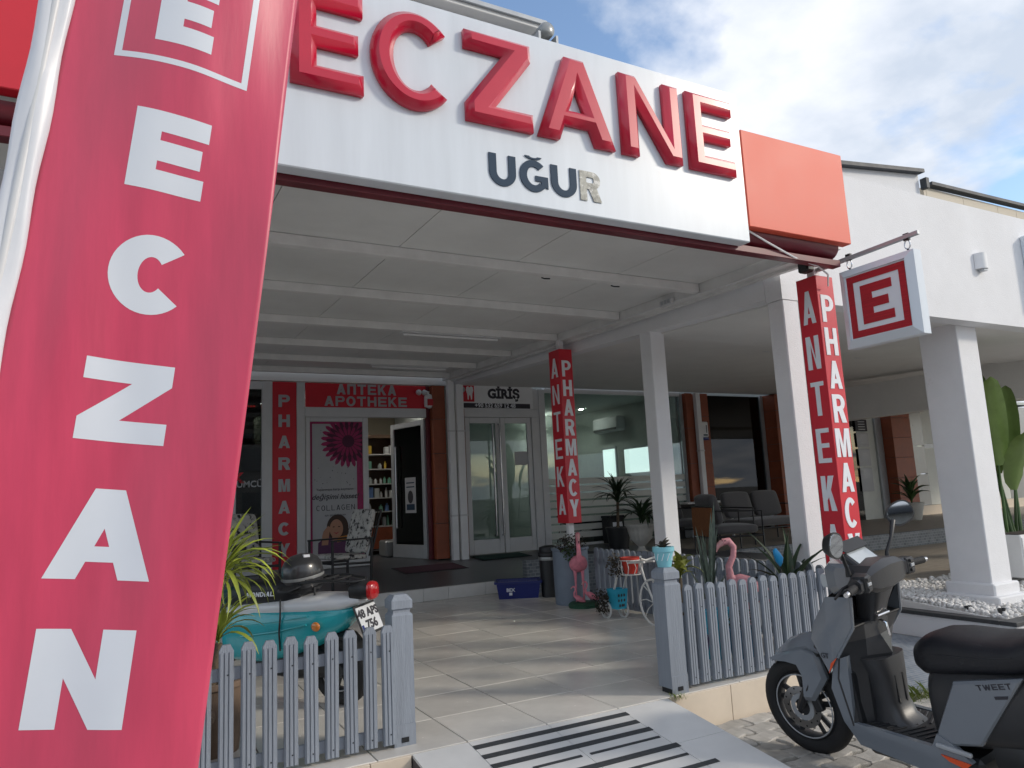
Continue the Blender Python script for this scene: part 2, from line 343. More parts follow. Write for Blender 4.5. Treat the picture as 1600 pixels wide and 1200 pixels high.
M('pebble', (.74, .73, .71), .7, rv=.14, var=.06)
M('beige_clad', (.56, .50, .40), .6, var=.05)
M('roof_dark', (.05, .055, .065), .6, var=.15)
M('cream_panel', (.60, .62, .58), .45, var=.04)
M('grey_panel', (.30, .31, .31), .3, metal=.35, var=.06)
glass_mat('glass', (.78, .86, .84), .85); glass_mat('glass_dark', (.22, .26, .26), .8, ior=1.55)
glass_mat('glass_frost', (.45, .50, .49), .7, rough=.15)
brick_mat('mosaic_wall', (.085, .105, .125), (.17, .19, .205), (.24, .25, .26), .075, .045, 'xz', .10)
brick_mat('mosaic_side', (.085, .105, .125), (.17, .19, .205), (.24, .25, .26), .075, .045, 'yz', .10)
brick_mat('mosaic_floor', (.17, .21, .26), (.27, .31, .36), (.42, .42, .42), .08, .04, 'xy', .09)
brick_mat('paving_far', (.42, .40, .37), (.50, .47, .43), (.16, .15, .13), .22, .12, 'xy', .07, .95, .6)

brick_mat('opposite_wall', (.5, .47, .42), (.56, .53, .48), (.4, .38, .35), .6, .3, 'xz', .03, .9, .2)
def S(o): o['kind'] = 'structure'; return o
# ---------------- ground, pavement, platform ----------------
S(MB().add([(-400, -400, -.46), (400, -400, -.46), (400, 400, -.46), (-400, 400, -.46)], [(0, 1, 2, 3)]).build('ground', 'asphalt'))
S(MB().box(-30, 5.0, -9.0, 3.84, -.44, -.252).build('pavement', 'paving_far'))  # pale paving carried on out of view to bounce light under the canopy
S(MB().box(5.004, 30, -9.0, 3.6, -.44, -.262).build('side_pavement', 'paving_far'))
S(MB().box(5.02, 7.10, 3.604, 9.1, -.44, -.29).build('path', 'mosaic_floor'))
pv = S(MB().box(2.30, 5.0, 1.75, 3.835, -.25, -.228).build('paver_bed', 'pavement'))
# zigzag pavers next to the ramp, each one a stone
def zig(w_, h_, k):
    return [(0, 0), (w_*.25, -k), (w_*.5, 0), (w_*.75, k), (w_, 0), (w_+k*.6, h_*.5), (w_, h_), (w_*.75, h_+k), (w_*.5, h_), (w_*.25, h_-k), (0, h_), (k*.6, h_*.5)]
pm = []
for q in range(4):
    b = MB(); pts = zig(.232, .126, .014); pts = [(x+rnd.uniform(-.004, .004), y+rnd.uniform(-.004, .004)) for x, y in pts]
    ins = [((x-.12)*.955+.12, (y-.065)*.92+.065) for x, y in pts]; n = len(pts)
    vs = [(x, y, 0) for x, y in pts]+[(x, y, .034) for x, y in pts]+[(x, y, .04) for x, y in ins]
    fs = [tuple(range(2*n, 3*n))]+[(a*n+i, a*n+(i+1) % n, (a+1)*n+(i+1) % n, (a+1)*n+i) for a in (0, 1) for i in range(n)]
    b.add(vs, fs); me = b.mesh(); me.materials.append(MATS['paver']); pm.append(me)
for j in range(14):
    for i in range(11):
        x, y = 2.52+i*.245+(j % 2)*.12, 1.86+j*.14
        if x > 4.74 or y > 3.69: continue
        p = CAM; d = Vector((x+.12, y+.06, -.2))-CAM
        px = 800+F_PX*d.dot(CR)/d.dot(CF); py = 600-F_PX*d.dot(CU)/d.dot(CF)
        if px > 1660 or py > 1290: continue
        o = obj('paver', rnd.choice(pm), pv); o.location = (x, y, -.249+rnd.uniform(-.004, .004)); o.rotation_euler = (rnd.uniform(-.012, .012), rnd.uniform(-.012, .012), rnd.uniform(-.03, .03))
plat = S(MB().box(-6, 4.98, 3.86, 9.18, -.44, -.016).build('tile_floor', 'grout'))
tm = MB().box(.003, .4965, .003, .4955, -.0155, 0, .0022).mesh(); tm.materials.append(MATS['tile'])
for i in range(-2, 10):
    for j in range(11):
        x = -.3+.5*i+.5; y = 3.85+.5*j
        if x > 4.9: continue
        ym = min(.5, 9.17-y)
        if ym < .2: continue
        o = obj('tile', tm, plat); o.location = (x, y, rnd.uniform(-.0008, .0008)); o.rotation_euler = (rnd.uniform(-.0012, .0012), rnd.uniform(-.0012, .0012), 0)
        sx = min(.5, 4.98-x)/.5
        o.scale = (sx, ym/.5, 1)
# riser tiles along the front edge (right of the ramp and left of it)
x = 3.085
for wd in (.51, .51, .5, .37):
    o = MB().box(x+.002, x+wd-.002, 3.832, 3.858, -.245, -.004, .002).build('riser_tile', 'riser_tile', plat); x += wd
x = 1.375
for wd in (.22, .5, .5, .5, .5, .5):
    MB().box(x-wd+.002, x-.002, 3.832, 3.858, -.245, -.004, .002).build('riser_tile', 'riser_tile', plat); x -= wd
# ramp with anti-slip strips
SL = .145
def rz_(y): return -.004-(3.845-y)*SL
ramp = S(MB().add([(1.38, 3.845, -.02), (3.075, 3.845, -.02), (3.075, 2.25, rz_(2.25)-.016), (1.38, 2.25, rz_(2.25)-.016), (1.38, 3.845, -.3), (3.075, 3.845, -.3), (3.075, 2.25, -.3), (1.38, 2.25, -.3)],
        [(0, 1, 2, 3), (0, 4, 5, 1), (1, 5, 6, 2), (2, 6, 7, 3), (3, 7, 4, 0)]).build('ramp', 'grout'))
def rampslab(x0, x1, y0, y1, t0, t1):
    return MB().add([(x, y, rz_(y)+t) for t in (t0, t1) for (x, y) in ((x0, y0), (x1, y0), (x1, y1), (x0, y1))], [(0, 1, 2, 3), (4, 5, 6, 7), (0, 1, 5, 4), (1, 2, 6, 5), (2, 3, 7, 6), (3, 0, 4, 7)])
for i, (x0, x1) in enumerate(((1.382, 1.698), (1.702, 2.198), (2.202, 2.698), (2.702, 3.073))):
    for y1, y0 in ((3.843, 3.352), (3.348, 2.852), (2.848, 2.26)):
        rampslab(x0, x1, y0, y1, -.015, 0).build('ramp_tile', 'ramp_tile', ramp)
def onramp(px, py):
    r = (px-800)*CR+(600-py)*CU+F_PX*CF
    # z = -.004-(3.845-y)*SL
    t = (-.004-3.845*SL+SL*CAM.y-CAM.z)/(r.z-SL*r.y); return CAM+r*t
for a, b, h in (((738, 1166), (985, 1118), .040), ((752, 1181), (1001, 1130), .040), ((766, 1196), (1021, 1141), .040), ((832, 1199), (911, 1183), .018), ((921, 1177), (1033, 1153), .018),
                ((862, 1210), (1066, 1167), .042), ((940, 1206), (1084, 1184), .02), ((1000, 1216), (1128, 1192), .034)):
    p, q = onramp(*a), onramp(*b); y = (p.y+q.y)/2
    rampslab(p.x, q.x, y-h/2, y+h/2, .001, .004).build('grip_strip', 'grip_strip', ramp)
# white step and the dark granite approach that climbs to the shop doors
st = S(MB().box(-6, 5.0, 9.20, 9.30, -.2, .145).build('entrance_step', 'grout'))
x = -1.0
for wd in (1.0, 1.0, .95, .6, .95, .35, .54, .66, .4):
    if x+wd > 5.02: wd = 5.0-x
    if wd > .05: MB().box(x+.002, x+wd-.002, 9.165, 9.215, 0.0, .160, .004).build('step_stone', 'step_white', st)
    x += wd
def slope_slab(x0, x1, y0, y1, z0, z1, th=.1):
    return MB().add([(x0, y0, z0), (x1, y0, z0), (x1, y1, z1), (x0, y1, z1), (x0, y0, z0-th), (x1, y0, z0-th), (x1, y1, z1-th), (x0, y1, z1-th)], [(0, 1, 2, 3), (4, 5, 6, 7), (0, 1, 5, 4), (1, 2, 6, 5), (2, 3, 7, 6), (3, 0, 4, 7)])
S(slope_slab(-6, 6.79, 9.22, 11.8, .155, .335, .3).build('granite_floor', 'granite'))
# terrace of the neighbouring shops with mosaic edging, lower timber-look floor and pebble bed
S(MB().box(6.80, 7.9, 6.50, 11.9, -.4, .345).build('terrace', 'granite'))
S(MB().box(7.904, 22, 8.34, 11.9, -.4, .345).build('terrace_floor', 'wood_floor'))
mw = S(MB().box(5.0, 6.795, 9.10, 9.21, -.3, .40).build('mosaic_edge', 'mosaic_wall'))
S(MB().box(6.70, 6.797, 6.38, 9.097, -.3, .405).build('mosaic_side_edge', 'mosaic_side'))
S(MB().box(6.80, 7.95, 6.38, 6.497, -.3, .405).build('mosaic_front_edge', 'mosaic_wall'))
S(MB().box(7.954, 22, 8.22, 8.337, -.3, .35).build('mosaic_step_edge', 'mosaic_wall'))
S(MB().box(7.14, 22, 5.6, 8.216, -.4, .105).build('timber_look_floor', 'wood_floor'))
pl = thing('pebble_planter', 'low white planter wall with dark stone coping filled with white pebbles', 'planter', (7.11, 3.92, -.29))
MB().box(7.11, 16, 3.92, 4.02, -.29, -.075).build('front_wall', 'plaster', pl)
MB().box(7.11, 7.21, 4.024, 5.6, -.29, -.075).build('side_wall', 'plaster', pl)
MB().box(7.09, 16, 3.90, 4.05, -.073, -.035, .004).build('coping', 'black_coping', pl)
MB().box(7.09, 7.235, 4.054, 5.6, -.073, -.035, .004).build('coping', 'black_coping', pl)
slope_slab(7.215, 16, 4.055, 5.595, -.05, .085, .2).build('bed', 'pebble', pl)
pb = MB()
for i in range(6500):
    x, y = 7.26+rnd.random()**1.4*5.2, 4.09+rnd.random()*1.48
    r = rnd.uniform(.018, .036); mm = Matrix.Rotation(rnd.random()*6.28, 3, 'Z') @ Matrix.Rotation(rnd.uniform(-.5, .5), 3, 'X')
    pb.blob((x, y, -.045+.088*(y-4.055)+rnd.random()*.03), (r, r*rnd.uniform(.6, .9), r*.6), 6, 4, mm)
o = pb.build('pebbles', 'pebble', pl, smooth=60); o['kind'] = 'stuff'

for px, py, tx in ((1566, 960, 'beside the column base'), (1514, 956, 'near the coping corner')):
    q = at(px, py, 2, -.02); t = thing('garden_spotlight', 'small black spotlight stake in the white pebbles '+tx, 'lamp', (q.x, q.y, -.05))
    for s_ in (-1, 1): MB().tube([(q.x, q.y, -.06), (q.x+s_*.035, q.y, .035)], [.012, .020], 8).build('lamp_head', 'black_plastic', t)
    MB().tube([(q.x, q.y, -.10), (q.x, q.y, -.05)], .01, 6).build('stake', 'black_plastic', t)

# ---------------- arcade building on the right ----------------
def zs(y): return 2.87+(y-4.28)*.047
arc_b = thing('arcade_building', 'white arcade building with deep soffit, tall fascia and square columns', 'building', (5.0, 4.3, -.3))
def fas(px, py): return at(px, py, 1, 4.28)
zt = fas(1460, 309).z; zb = fas(1520, 502).z
MB().box(4.99, 22, 4.28, 4.46, zb, zt).build('fascia', 'plaster', arc_b)
MB().add([(4.985, 4.464, zs(4.46)+.02), (5.15, 4.464, zs(4.46)+.02), (5.15, 11.45, zs(11.45)+.01), (4.985, 11.45, zs(11.45)+.01), (4.985, 4.464, 3.62), (5.15, 4.464, 3.62), (5.15, 11.45, 3.9), (4.985, 11.45, 3.9)],
        [(0, 1, 2, 3), (4, 5, 6, 7), (0, 1, 5, 4), (1, 2, 6, 5), (2, 3, 7, 6), (3, 0, 4, 7)]).build('side_beam', 'plaster', arc_b)
slope_slab(5.154, 22, 6.3, 11.45, zs(6.3)+.10, zs(11.45)+.02, -.12).build('soffit', 'soffit', arc_b)
slope_slab(5.154, 22, 4.464, 6.296, zs(4.46)+.005, zs(6.3)+.0, -.3).build('soffit', 'soffit', arc_b)
MB().box(12.0, 12.3, 4.47, 9.3, 2.40, 3.0).build('cross_beam', 'soffit', arc_b)
MB().box(4.6, 22, 4.5, 11.4, 3.55, 3.75).build('roof_slab', 'roof_dark', arc_b)
def column(x0, x1, y0, y1, z0, z1):
    c = MB().box(x0, x1, y0, y1, z0, z1, .008).build('column', 'plaster', arc_b); return c
column(4.995, 5.19, 6.08, 6.265, -.35, zs(6.1)+.05)
column(4.995, 5.19, 4.285, 4.455, -.35, zb-.001)
c3x, c3y = at(1550, 910, 2, .09).x, 4.47
p3 = at(1550, 910, 1, c3y); p3r = at(1582, 908, 1, c3y); c3x = p3.x; c3w = p3r.x-p3.x
c3 = column(c3x, c3x+c3w, c3y, c3y+.42, -.2, zs(4.5)+.03)
MB().box(c3x-.045, c3x+c3w+.045, c3y-.045, c3y+.465, -.2, .19, .015).build('plinth', 'plaster', c3)
MB().box(c3x-.12, c3x+c3w+.12, c3y-.12, c3y+.54, -.2, .075, .012).build('base', 'plaster', c3)
_c4 = column(13.4, 13.75, c3y, c3y+.42, -.2, zs(4.5)+.03)
for i in range(4):
    for j in range(3):
        x, y = 5.9+i*1.9, 7.0+j*1.5
        MB().lathe([(.075, 0), (.09, 0), (.09, .008), (.075, .008)], 20, (x, y, zs(y)+.09-.0)).build('downlight', 'alu_white', arc_b)
# set-back roof edge behind the fascia
def rb(px, py, yy=6.2): return at(px, py, 1, yy)
rb0, rb1, rb2, rb3 = rb(1325, 262), rb(1438, 266), rb(1448, 284), rb(1640, 326)
bx = MB(); a_, b_, c_, d_ = rb0, rb1, rb2, rb3
roofb = thing('rear_roof', 'set-back roof with dark metal capping and beige panels above white fascia', 'roof', (9, 6.3, 3.76))
lo = 3.76
MB().add([(a_.x-1.2, 6.25, lo), (b_.x, 6.25, lo), (b_.x, 6.25, b_.z-.03), (a_.x-1.2, 6.25, a_.z-.1), (a_.x-1.2, 7.2, lo), (b_.x, 7.2, lo), (b_.x, 7.2, b_.z-.03), (a_.x-1.2, 7.2, a_.z-.1)],
         [(0, 1, 2, 3), (4, 5, 6, 7), (0, 1, 5, 4), (1, 2, 6, 5), (2, 3, 7, 6), (3, 0, 4, 7)]).build('gable_wall', 'plaster', roofb)
MB().bar((a_.x-.6, 6.2, a_.z-.02), (b_.x+.02, 6.2, b_.z-.02), .10, .055).build('capping', 'roof_dark', roofb)
MB().bar((b_.x+.03, 6.2, c_.z-.04), (b_.x+.10, 6.2, c_.z-.04), .10, .16).build('capping', 'roof_dark', roofb)
MB().bar((c_.x+.12, 6.25, c_.z), (d_.x+4, 6.25, d_.z), .12, .05).build('capping', 'roof_dark', roofb)
x = c_.x
for wd in (.07, .95, .95, .55, 1.3, 1.5, 1.5):
    MB().box(x+.004, x+wd-.004, 6.27, 6.4, lo, c_.z-.05).build('wall_panel', 'beige_clad', roofb); x += wd
# up-down wall lamp on the fascia
wl = thing('wall_lamp', 'small white half-round wall lamp on the arcade fascia', 'lamp', fas(1528, 410))
p = fas(1528, 410); q = [(math.cos(a)*.075, math.sin(a)*.085) for a in [math.pi+math.pi*i/12 for i in range(13)]]
MB().prism([(u, v) for u, v in q], -.085, .085, lambda u, v, d: Vector((p.x+u, 4.277+v, p.z+d))).build('shade', 'white_paint', wl, smooth=40)
MB().box(p.x-.03, p.x+.03, 4.21, 4.275, p.z-.11, p.z-.087).build('lens', 'alu', wl)
# the next shop's pale sign at the frame edge
p = fas(1592, 370); q2 = fas(1600, 475)
ns = thing('neighbour_sign', 'pale blue-white sign box fixed on the white arcade fascia', 'sign', (p.x, 4.2, p.z-.6))
MB().box(p.x, p.x+2.2, 4.14, 4.278, fas(1592, 478).z, p.z, .01).build('box', 'sign_white', ns)
MB().box(p.x+.06, p.x+2.14, 4.132, 4.139, fas(1592, 478).z+.06, p.z-.06).build('face', 'slate_letter', ns)

# building and trees across the street, met only as reflections in glass and mirrors
ob = thing('opposite_building', 'pale two-storey building across the street, reflected in the shop glass', 'building', (4, -30, -.46))
MB().box(-16, 22, -36, -28, -.45, 6.2).build('wall', 'opposite_wall', ob); MB().box(-16.4, 22.4, -36.4, -27.6, 6.2, 6.5).build('roof', 'roof_dark', ob)
for i in range(10):
    for z in (.8, 3.7): MB().box(-14.5+i*3.6, -12.6+i*3.6, -28.01, -27.93, z, z+1.5).build('window', 'grey_panel', ob)

# ---------------- canopy of the pharmacy ----------------
def zc_(y): return 3.175+(y-4)*.0275
can = thing('entrance_canopy', 'white steel canopy with panel ceiling and purlins over the pharmacy entrance', 'canopy', (4.85, 7.5, 0))
xs = [-4.3+1.02*i for i in range(10)]
for a, b in zip(xs[:-1], xs[1:]):
    b = min(b, 4.80)
    if b-a < .1: continue
    slope_slab(a+.003, b-.003, 3.58, 11.42, zc_(3.58), zc_(11.42), -.05).build('roof_panel', 'panel_ceiling', can)
slope_slab(-4.3, 4.80, 3.6, 11.40, zc_(3.6)+.056, zc_(11.4)+.056, -.03).build('roof_sheet', 'roof_dark', can)
for px, py in ((1095, 463), (971, 505.7), (874.6, 536.9), (802, 565)):
    y = at(px, py, 0, 4.85).y; MB().box(-4.3, 4.80, y-.04, y+.04, zc_(y)-.085, zc_(y)-.003, .004).build('purlin', 'beam_white', can)
for y in (10.05, 11.1): MB().box(-4.3, 4.80, y-.04, y+.04, zc_(y)-.085, zc_(y)-.003, .004).build('purlin', 'beam_white', can)
MB().bar((4.86, 3.6, zc_(3.6)-.035), (4.86, 11.42, zc_(11.42)-.035), .10, .12, .004).build('edge_beam', 'beam_white', can)
MB().bar((4.93, 3.7, zc_(3.7)-.105), (4.93, 11.4, zc_(11.4)-.105), .05, .03).build('edge_angle', 'beam_white', can)
# gutter and the dark flashing under the sign
g = MB(); prof = [(math.cos(R(a))*.085, math.sin(R(a))*.085) for a in range(180, 361, 15)]
ring = lambda x: [Vector((x, 3.565+u, 3.035+v)) for u, v in prof]+[Vector((x, 3.565+u*.93, 3.035+v*.93)) for u, v in prof[::-1]]
g.rings([ring(-4.3), ring(4.72)]).build('gutter', 'maroon', can, smooth=40)
MB().box(-4.3, 4.75, 3.50, 3.575, 2.885, 2.935, .004).build('flashing', 'maroon', can)
MB().box(3.0, 4.74, 3.62, 3.66, 3.0, 3.2).build('fascia_board', 'alu', can)
for px, py, ln in ((706, 527, 1.25), (640, 575, 1.2)):
    p = at(px, py, 2, 3.13); t = thing('tube_lamp', 'slim white tube lamp under the canopy purlin, '+('nearer the sign' if ln > 1.22 else 'nearer the shop door'), 'lamp', (p.x, p.y, zc_(p.y)-.12))
    y = min(p.y, 10.9); y = 7.67 if ln > 1.22 else 10.05; p = at(px, py, 1, y)
    t.location = (p.x, y, zc_(y)-.125); OFF[t] = t.location.copy()
    MB().box(p.x-ln/2, p.x+ln/2, y-.03, y+.03, zc_(y)-.105, zc_(y)-.087).build('body', 'alu_white', t)
    MB().tube([(p.x-ln/2+.03, y, zc_(y)-.12), (p.x+ln/2-.03, y, zc_(y)-.12)], .014, 8).build('tube', 'white_paint', t)
for px, py in ((842, 440), (950, 452)):
    p = at(px, py, 1, 5.11); tag(MB().tube([(p.x, 5.06, p.z+.02), (p.x, 5.02, p.z), (p.x+.03, 4.98, p.z-.01)], .006, 6).build('hook', 'dark_metal', can))
jb = thing('junction_box', 'grey electrical junction box on the canopy edge beam', 'box', at(1044, 473, 0, 4.80))
p = at(1044, 473, 0, 4.80)
MB().box(4.76, 4.805, p.y-.09, p.y+.09, p.z-.03, p.z+.03, .004).build('housing', 'alu_white', jb)
for i in range(3): MB().box(4.752, 4.758, p.y-.07+i*.05, p.y-.04+i*.05, p.z-.018, p.z+.018).build('socket', 'alu', jb)
cab = MB().tube([(3.72, 3.48, 3.06), (3.95, 3.47, 2.97), (4.25, 3.5, 2.90), (4.55, 3.55, 2.885), (4.75, 3.62, 2.86), (4.84, 3.70, 2.80)], .007, 6).build('cable', 'white_paint'); tag(cab, 'thin white cable drooping from the sign to the front banner post', 'cable')
cab2 = MB().tube([(4.80, 4.0, 3.10), (4.79, 4.6, 3.075), (4.80, 5.3, 3.12), (4.79, 6.1, 3.13), (4.80, 7.0, 3.16)], .006, 6).build('cable', 'white_paint'); tag(cab2, 'thin pale cable running along the canopy edge beam', 'cable')

# ---------------- ECZANE sign ----------------
YS = 3.40
def sg(px, py, y=YS): return at(px, py, 1, y)
sgn = thing('pharmacy_sign', 'large white sign box with raised red ECZANE letters over the entrance', 'sign', (2.1, 3.45, 2.9))
MB().box(.42, sg(1162, 270).x, YS, 3.495, sg(800, 317).z, sg(1155, 149).z, .006).build('box', 'sign_white', sgn)
zb_, zt_ = 3.345, 3.885
LX = [('E', sg(452, 130).x, sg(566, 152).x), ('C', sg(577, 105).x, sg(712, 168).x), ('Z', sg(726, 190).x, sg(830, 210).x), ('A', sg(838, 215).x, sg(958, 240).x), ('N', sg(970, 246).x, sg(1063, 264).x), ('E', sg(1076, 270).x, sg(1146, 280).x)]
def eczane_letter(ch, x0, x1):
    ht = zt_-zb_; cs = [[(x*ht, y*ht) for x, y in c] for c in glyph(ch, (x1-x0)/ht, .235 if ch != 'C' else .225)]
    m = frame((x0, YS, zb_), UX, UZ); off = OFF[sgn]
    lower = curve_mesh(cs, .026, .004); lower.transform(Matrix.Translation(-off) @ m @ Matrix.Translation((0, 0, .017)))
    top = curve_mesh(cs, .002, .034); top.transform(Matrix.Translation(-off) @ m @ Matrix.Translation((0, 0, .030)))
    bm = bmesh.new(); bm.from_mesh(lower); bm.from_mesh(top); bm.to_mesh(lower); bm.free()
    return obj('letter', lower, sgn, 'red_sign')
for ch, a, b in LX: eczane_letter(ch, a, b)
zl, zh = sg(900, 311).z, sg(763, 238).z
for ch, a, b in (('U', 764, 806), ('G', 812, 856), ('U', 861, 901), ('R', 906, 938)):
    yy = 238+(a-763)*.17
    x0, x1 = sg(a, yy+35).x, sg(b, yy+42).x
    letter(ch, 'reflecting_letter' if ch == 'R' else 'slate_letter', sgn, frame((x0, YS-.004, zl), UX, UZ), x1-x0, zh-zl, .25, .006)
    if ch == 'G': letter('~', 'slate_letter', sgn, frame((x0, YS-.004, zh+.003), UX, UZ), x1-x0, .07, .3, .006)
rp_ = thing('red_side_panel', 'plain red panel with painted-in orange sun glow at the right end of the ECZANE sign', 'sign panel', (4.25, 3.45, 3.04), group='red panels beside the pharmacy sign')
MB().box(sg(1162, 230).x+.006, sg(1328, 330).x, 3.42, 3.50, sg(1333, 380).z, sg(1320, 242).z, .004).build('panel', 'red_glow_tint', rp_)
lp_ = thing('red_side_panel', 'plain bright red panel behind the leaning flag beside the ECZANE sign', 'sign panel', (-.6, 3.45, 3.04), group='red panels beside the pharmacy sign')
MB().box(-2.6, .414, 3.42, 3.50, sg(0, 132).z, 3.99, .004).build('panel', 'red_print', lp_)
p0 = at(0, 195, 1, 4.6); p1 = at(0, 238, 1, 4.6); p2 = at(0, 290, 1, 4.6)
l2 = thing('neighbour_board', 'red and white shop board seen below the gutter beside the flag', 'sign', (-1.2, 4.6, 2.5))
MB().box(-3.2, p0.x+.25, 4.6, 4.7, p1.z, p0.z).build('red_band', 'red_glow_tint', l2); MB().box(-3.2, p0.x+.25, 4.6, 4.7, p2.z-.1, p1.z-.003).build('white_band', 'sign_white', l2)

# ---------------- the building above and behind the canopy ----------------
ub = thing('pharmacy_building', 'pale building with flat roof edge rising behind the pharmacy sign', 'building', (0, 9.6, 3.4))
e0, e1 = at(700, -8, 1, 9.4), at(848, 40, 1, 9.4)
MB().box(-8, e1.x-.15, 9.6, 11.4, 3.43, e1.z-.12).build('upper_wall', 'plaster', ub)
MB().box(-8.2, e1.x, 9.35, 11.42, e1.z-.118, e1.z, .01).build('roof_edge', 'soffit', ub)
MB().box(-8.2, e1.x+.03, 9.30, 9.346, e1.z-.05, e1.z+.03, .004).build('roof_trim', 'alu', ub)
wt = thing('roof_tank', 'round grey tank end showing above the sign by the roof edge', 'tank', (e1.x+.05, 9.2, e1.z-.35))
p = at(843, 60, 1, 9.2)
MB().lathe([(.03, -.3), (.11, -.28), (.13, -.25), (.13, .25), (.11, .28), (.03, .3)], 20, (p.x, 9.2, p.z), Matrix.Rotation(R(90), 3, 'X')).build('tank_body', 'grey_panel', wt, smooth=50)
MB().box(p.x-.2, p.x-.16, 8.9, 9.5, p.z-.5, p.z-.1).build('stand', 'alu', wt); MB().box(p.x+.12, p.x+.16, 8.9, 9.5, p.z-.5, p.z-.1).build('stand', 'alu', wt)
MB().box(p.x-.3, p.x+.3, 8.8, 11.3, p.z-.62, p.z-.503).build('ledge', 'soffit', wt)

# ---------------- shop fronts (plane y = 11.5) ----------------
YF = 11.5
def fx(px, py=740): return at(px, py, 1, YF).x
def fz(px, py): return at(px, py, 1, YF).z
ZT = 3.20; ZF = .325
sf = thing('pharmacy_shop_facade', 'pharmacy shop front with red vertical PHARMACY strip and open glass door', 'shop front', (3.5, YF, ZF))
def rect(px0, px1, pz0, pz1, y0, y1, name, mat, par, ch=0, pym=740):
    """pz0, pz1: heights in metres"""
    return MB().box(fx(px0, pym), fx(px1, pym), y0, y1, pz0, pz1, ch).build(name, mat, par)
zsign0, zsign1 = fz(570, 637), fz(570, 592)
zh0 = fz(570, 652)
MB().box(-6, fx(362), YF, YF+.2, ZF, ZT+.2).build('wall', 'plaster', sf)
MB().box(-6, fx(724), YF+.01, YF+.25, ZT+.02, 3.40).build('lintel', 'soffit', sf)
rect(364, 369, ZF, ZT, YF, YF+.08, 'mullion', 'alu_white', sf, .004)
rect(409, 425, ZF, ZT, YF-.02, YF+.10, 'mullion', 'alu_white', sf, .004)
rect(369, 409, ZF, ZF+.12, YF, YF+.08, 'sill', 'alu_white', sf); rect(369, 409, ZT-.12, ZT, YF, YF+.08, 'head_frame', 'alu_white', sf)
rect(369.5, 408.5, ZF+.12, ZT-.12, YF+.035, YF+.045, 'window_pane', 'glass_dark', sf)
stp = rect(425.5, 463.5, ZF+.05, ZT, YF, YF+.05, 'red_strip', 'red_print', sf)
ys_ = [625, 658, 691, 724, 757, 797-3, 830, 862]
for ch, py in zip('PHARMACY', (627, 658, 691, 725, 759, 793, 827, 860)):
    zc = fz(444, py); hx = fx(444)
    letter(ch, 'alu', stp, frame((hx-.085, YF-.004, zc-.09), UX, UZ), .17, .19, .27, .006)
rect(464, 476.5, ZF, ZT, YF-.02, YF+.10, 'mullion', 'alu_white', sf, .004)
br = rect(477, 665, zsign0, ZT, YF, YF+.05, 'header_board', 'red_print', sf, 0, 615)
# cyrillic and german lettering on the header board
x0, x1 = fx(526, 608), fx(621, 608); n = 6; zl = fz(573, 617); zh_ = fz(573, 601); wd = (x1-x0)/n*.84
for i, ch in enumerate('AQTEKA'): letter(ch, 'alu', br, frame((x0+i*(x1-x0)/n, YF-.004, zl), UX, UZ), wd, zh_-zl, .24, .006)
x0, x1 = fx(507, 627), fx(638, 627); n = 8; zl = fz(573, 635); zh_ = fz(573, 620); wd = (x1-x0)/n*.84
for i, ch in enumerate('APOTHEKE'): letter(ch, 'alu', br, frame((x0+i*(x1-x0)/n, YF-.004, zl), UX, UZ), wd, zh_-zl, .24, .006)
rect(477, 668, zh0, zsign0-.004, YF-.015, YF+.08, 'header_frame', 'alu_white', sf, .004)
# fixed leaf with the collagen poster
pdz0, pdz1 = ZF, zh0-.004
fl = thing('door_leaf', 'white framed fixed door leaf carrying the collagen poster', 'door', (fx(526), YF, ZF))
rect(478, 484.5, pdz0, pdz1, YF-.01, YF+.05, 'stile', 'alu_white', fl, .004); rect(568, 576, pdz0, pdz1, YF-.01, YF+.05, 'stile', 'alu_white', fl, .004)
rect(484.7, 567.8, pdz0, pdz0+.18, YF-.01, YF+.05, 'rail', 'alu_white', fl, .004); rect(484.7, 567.8, pdz1-.07, pdz1, YF-.01, YF+.05, 'rail', 'alu_white', fl, .004)
po = thing('collagen_poster', 'collagen poster with magenta gerbera and smiling woman on the door leaf', 'poster', (fx(526), YF+.01, ZF+.2))
M('poster_white', (.42, .43, .45), .5, var=.04); M('magenta', (.33, .012, .10), .5, var=.2, vs=20); M('magenta_dark', (.07, .006, .04), .6); M('ink', (.03, .03, .04), .6)
M('skin_print', (.42, .22, .14), .6); M('hair_print', (.045, .022, .015), .6); M('jacket_print', (.10, .03, .09), .6); M('amber_print', (.5, .2, .03), .6); M('lip_print', (.4, .05, .06), .6)
X0, X1 = fx(484.8), fx(567.6); Z0, Z1 = pdz0+.18, pdz1-.07; WP = X1-X0; HP = Z1-Z0
MB().box(X0, X1, YF+.018, YF+.026, Z0, Z1).build('sheet', 'magenta', po)
MB().box(X0+.035, X1-.10, YF+.012, YF+.0175, Z0, Z1-.035).build('sheet', 'poster_white', po)
def flat(poly, name, mat, lay, par=po, y=YF+.011): return MB().prism(poly, y-.0012*lay, y-.0012*lay+.001).build(name, mat, par)
fcx, fcz = X0+WP*.72, Z1-HP*.15
pet = []
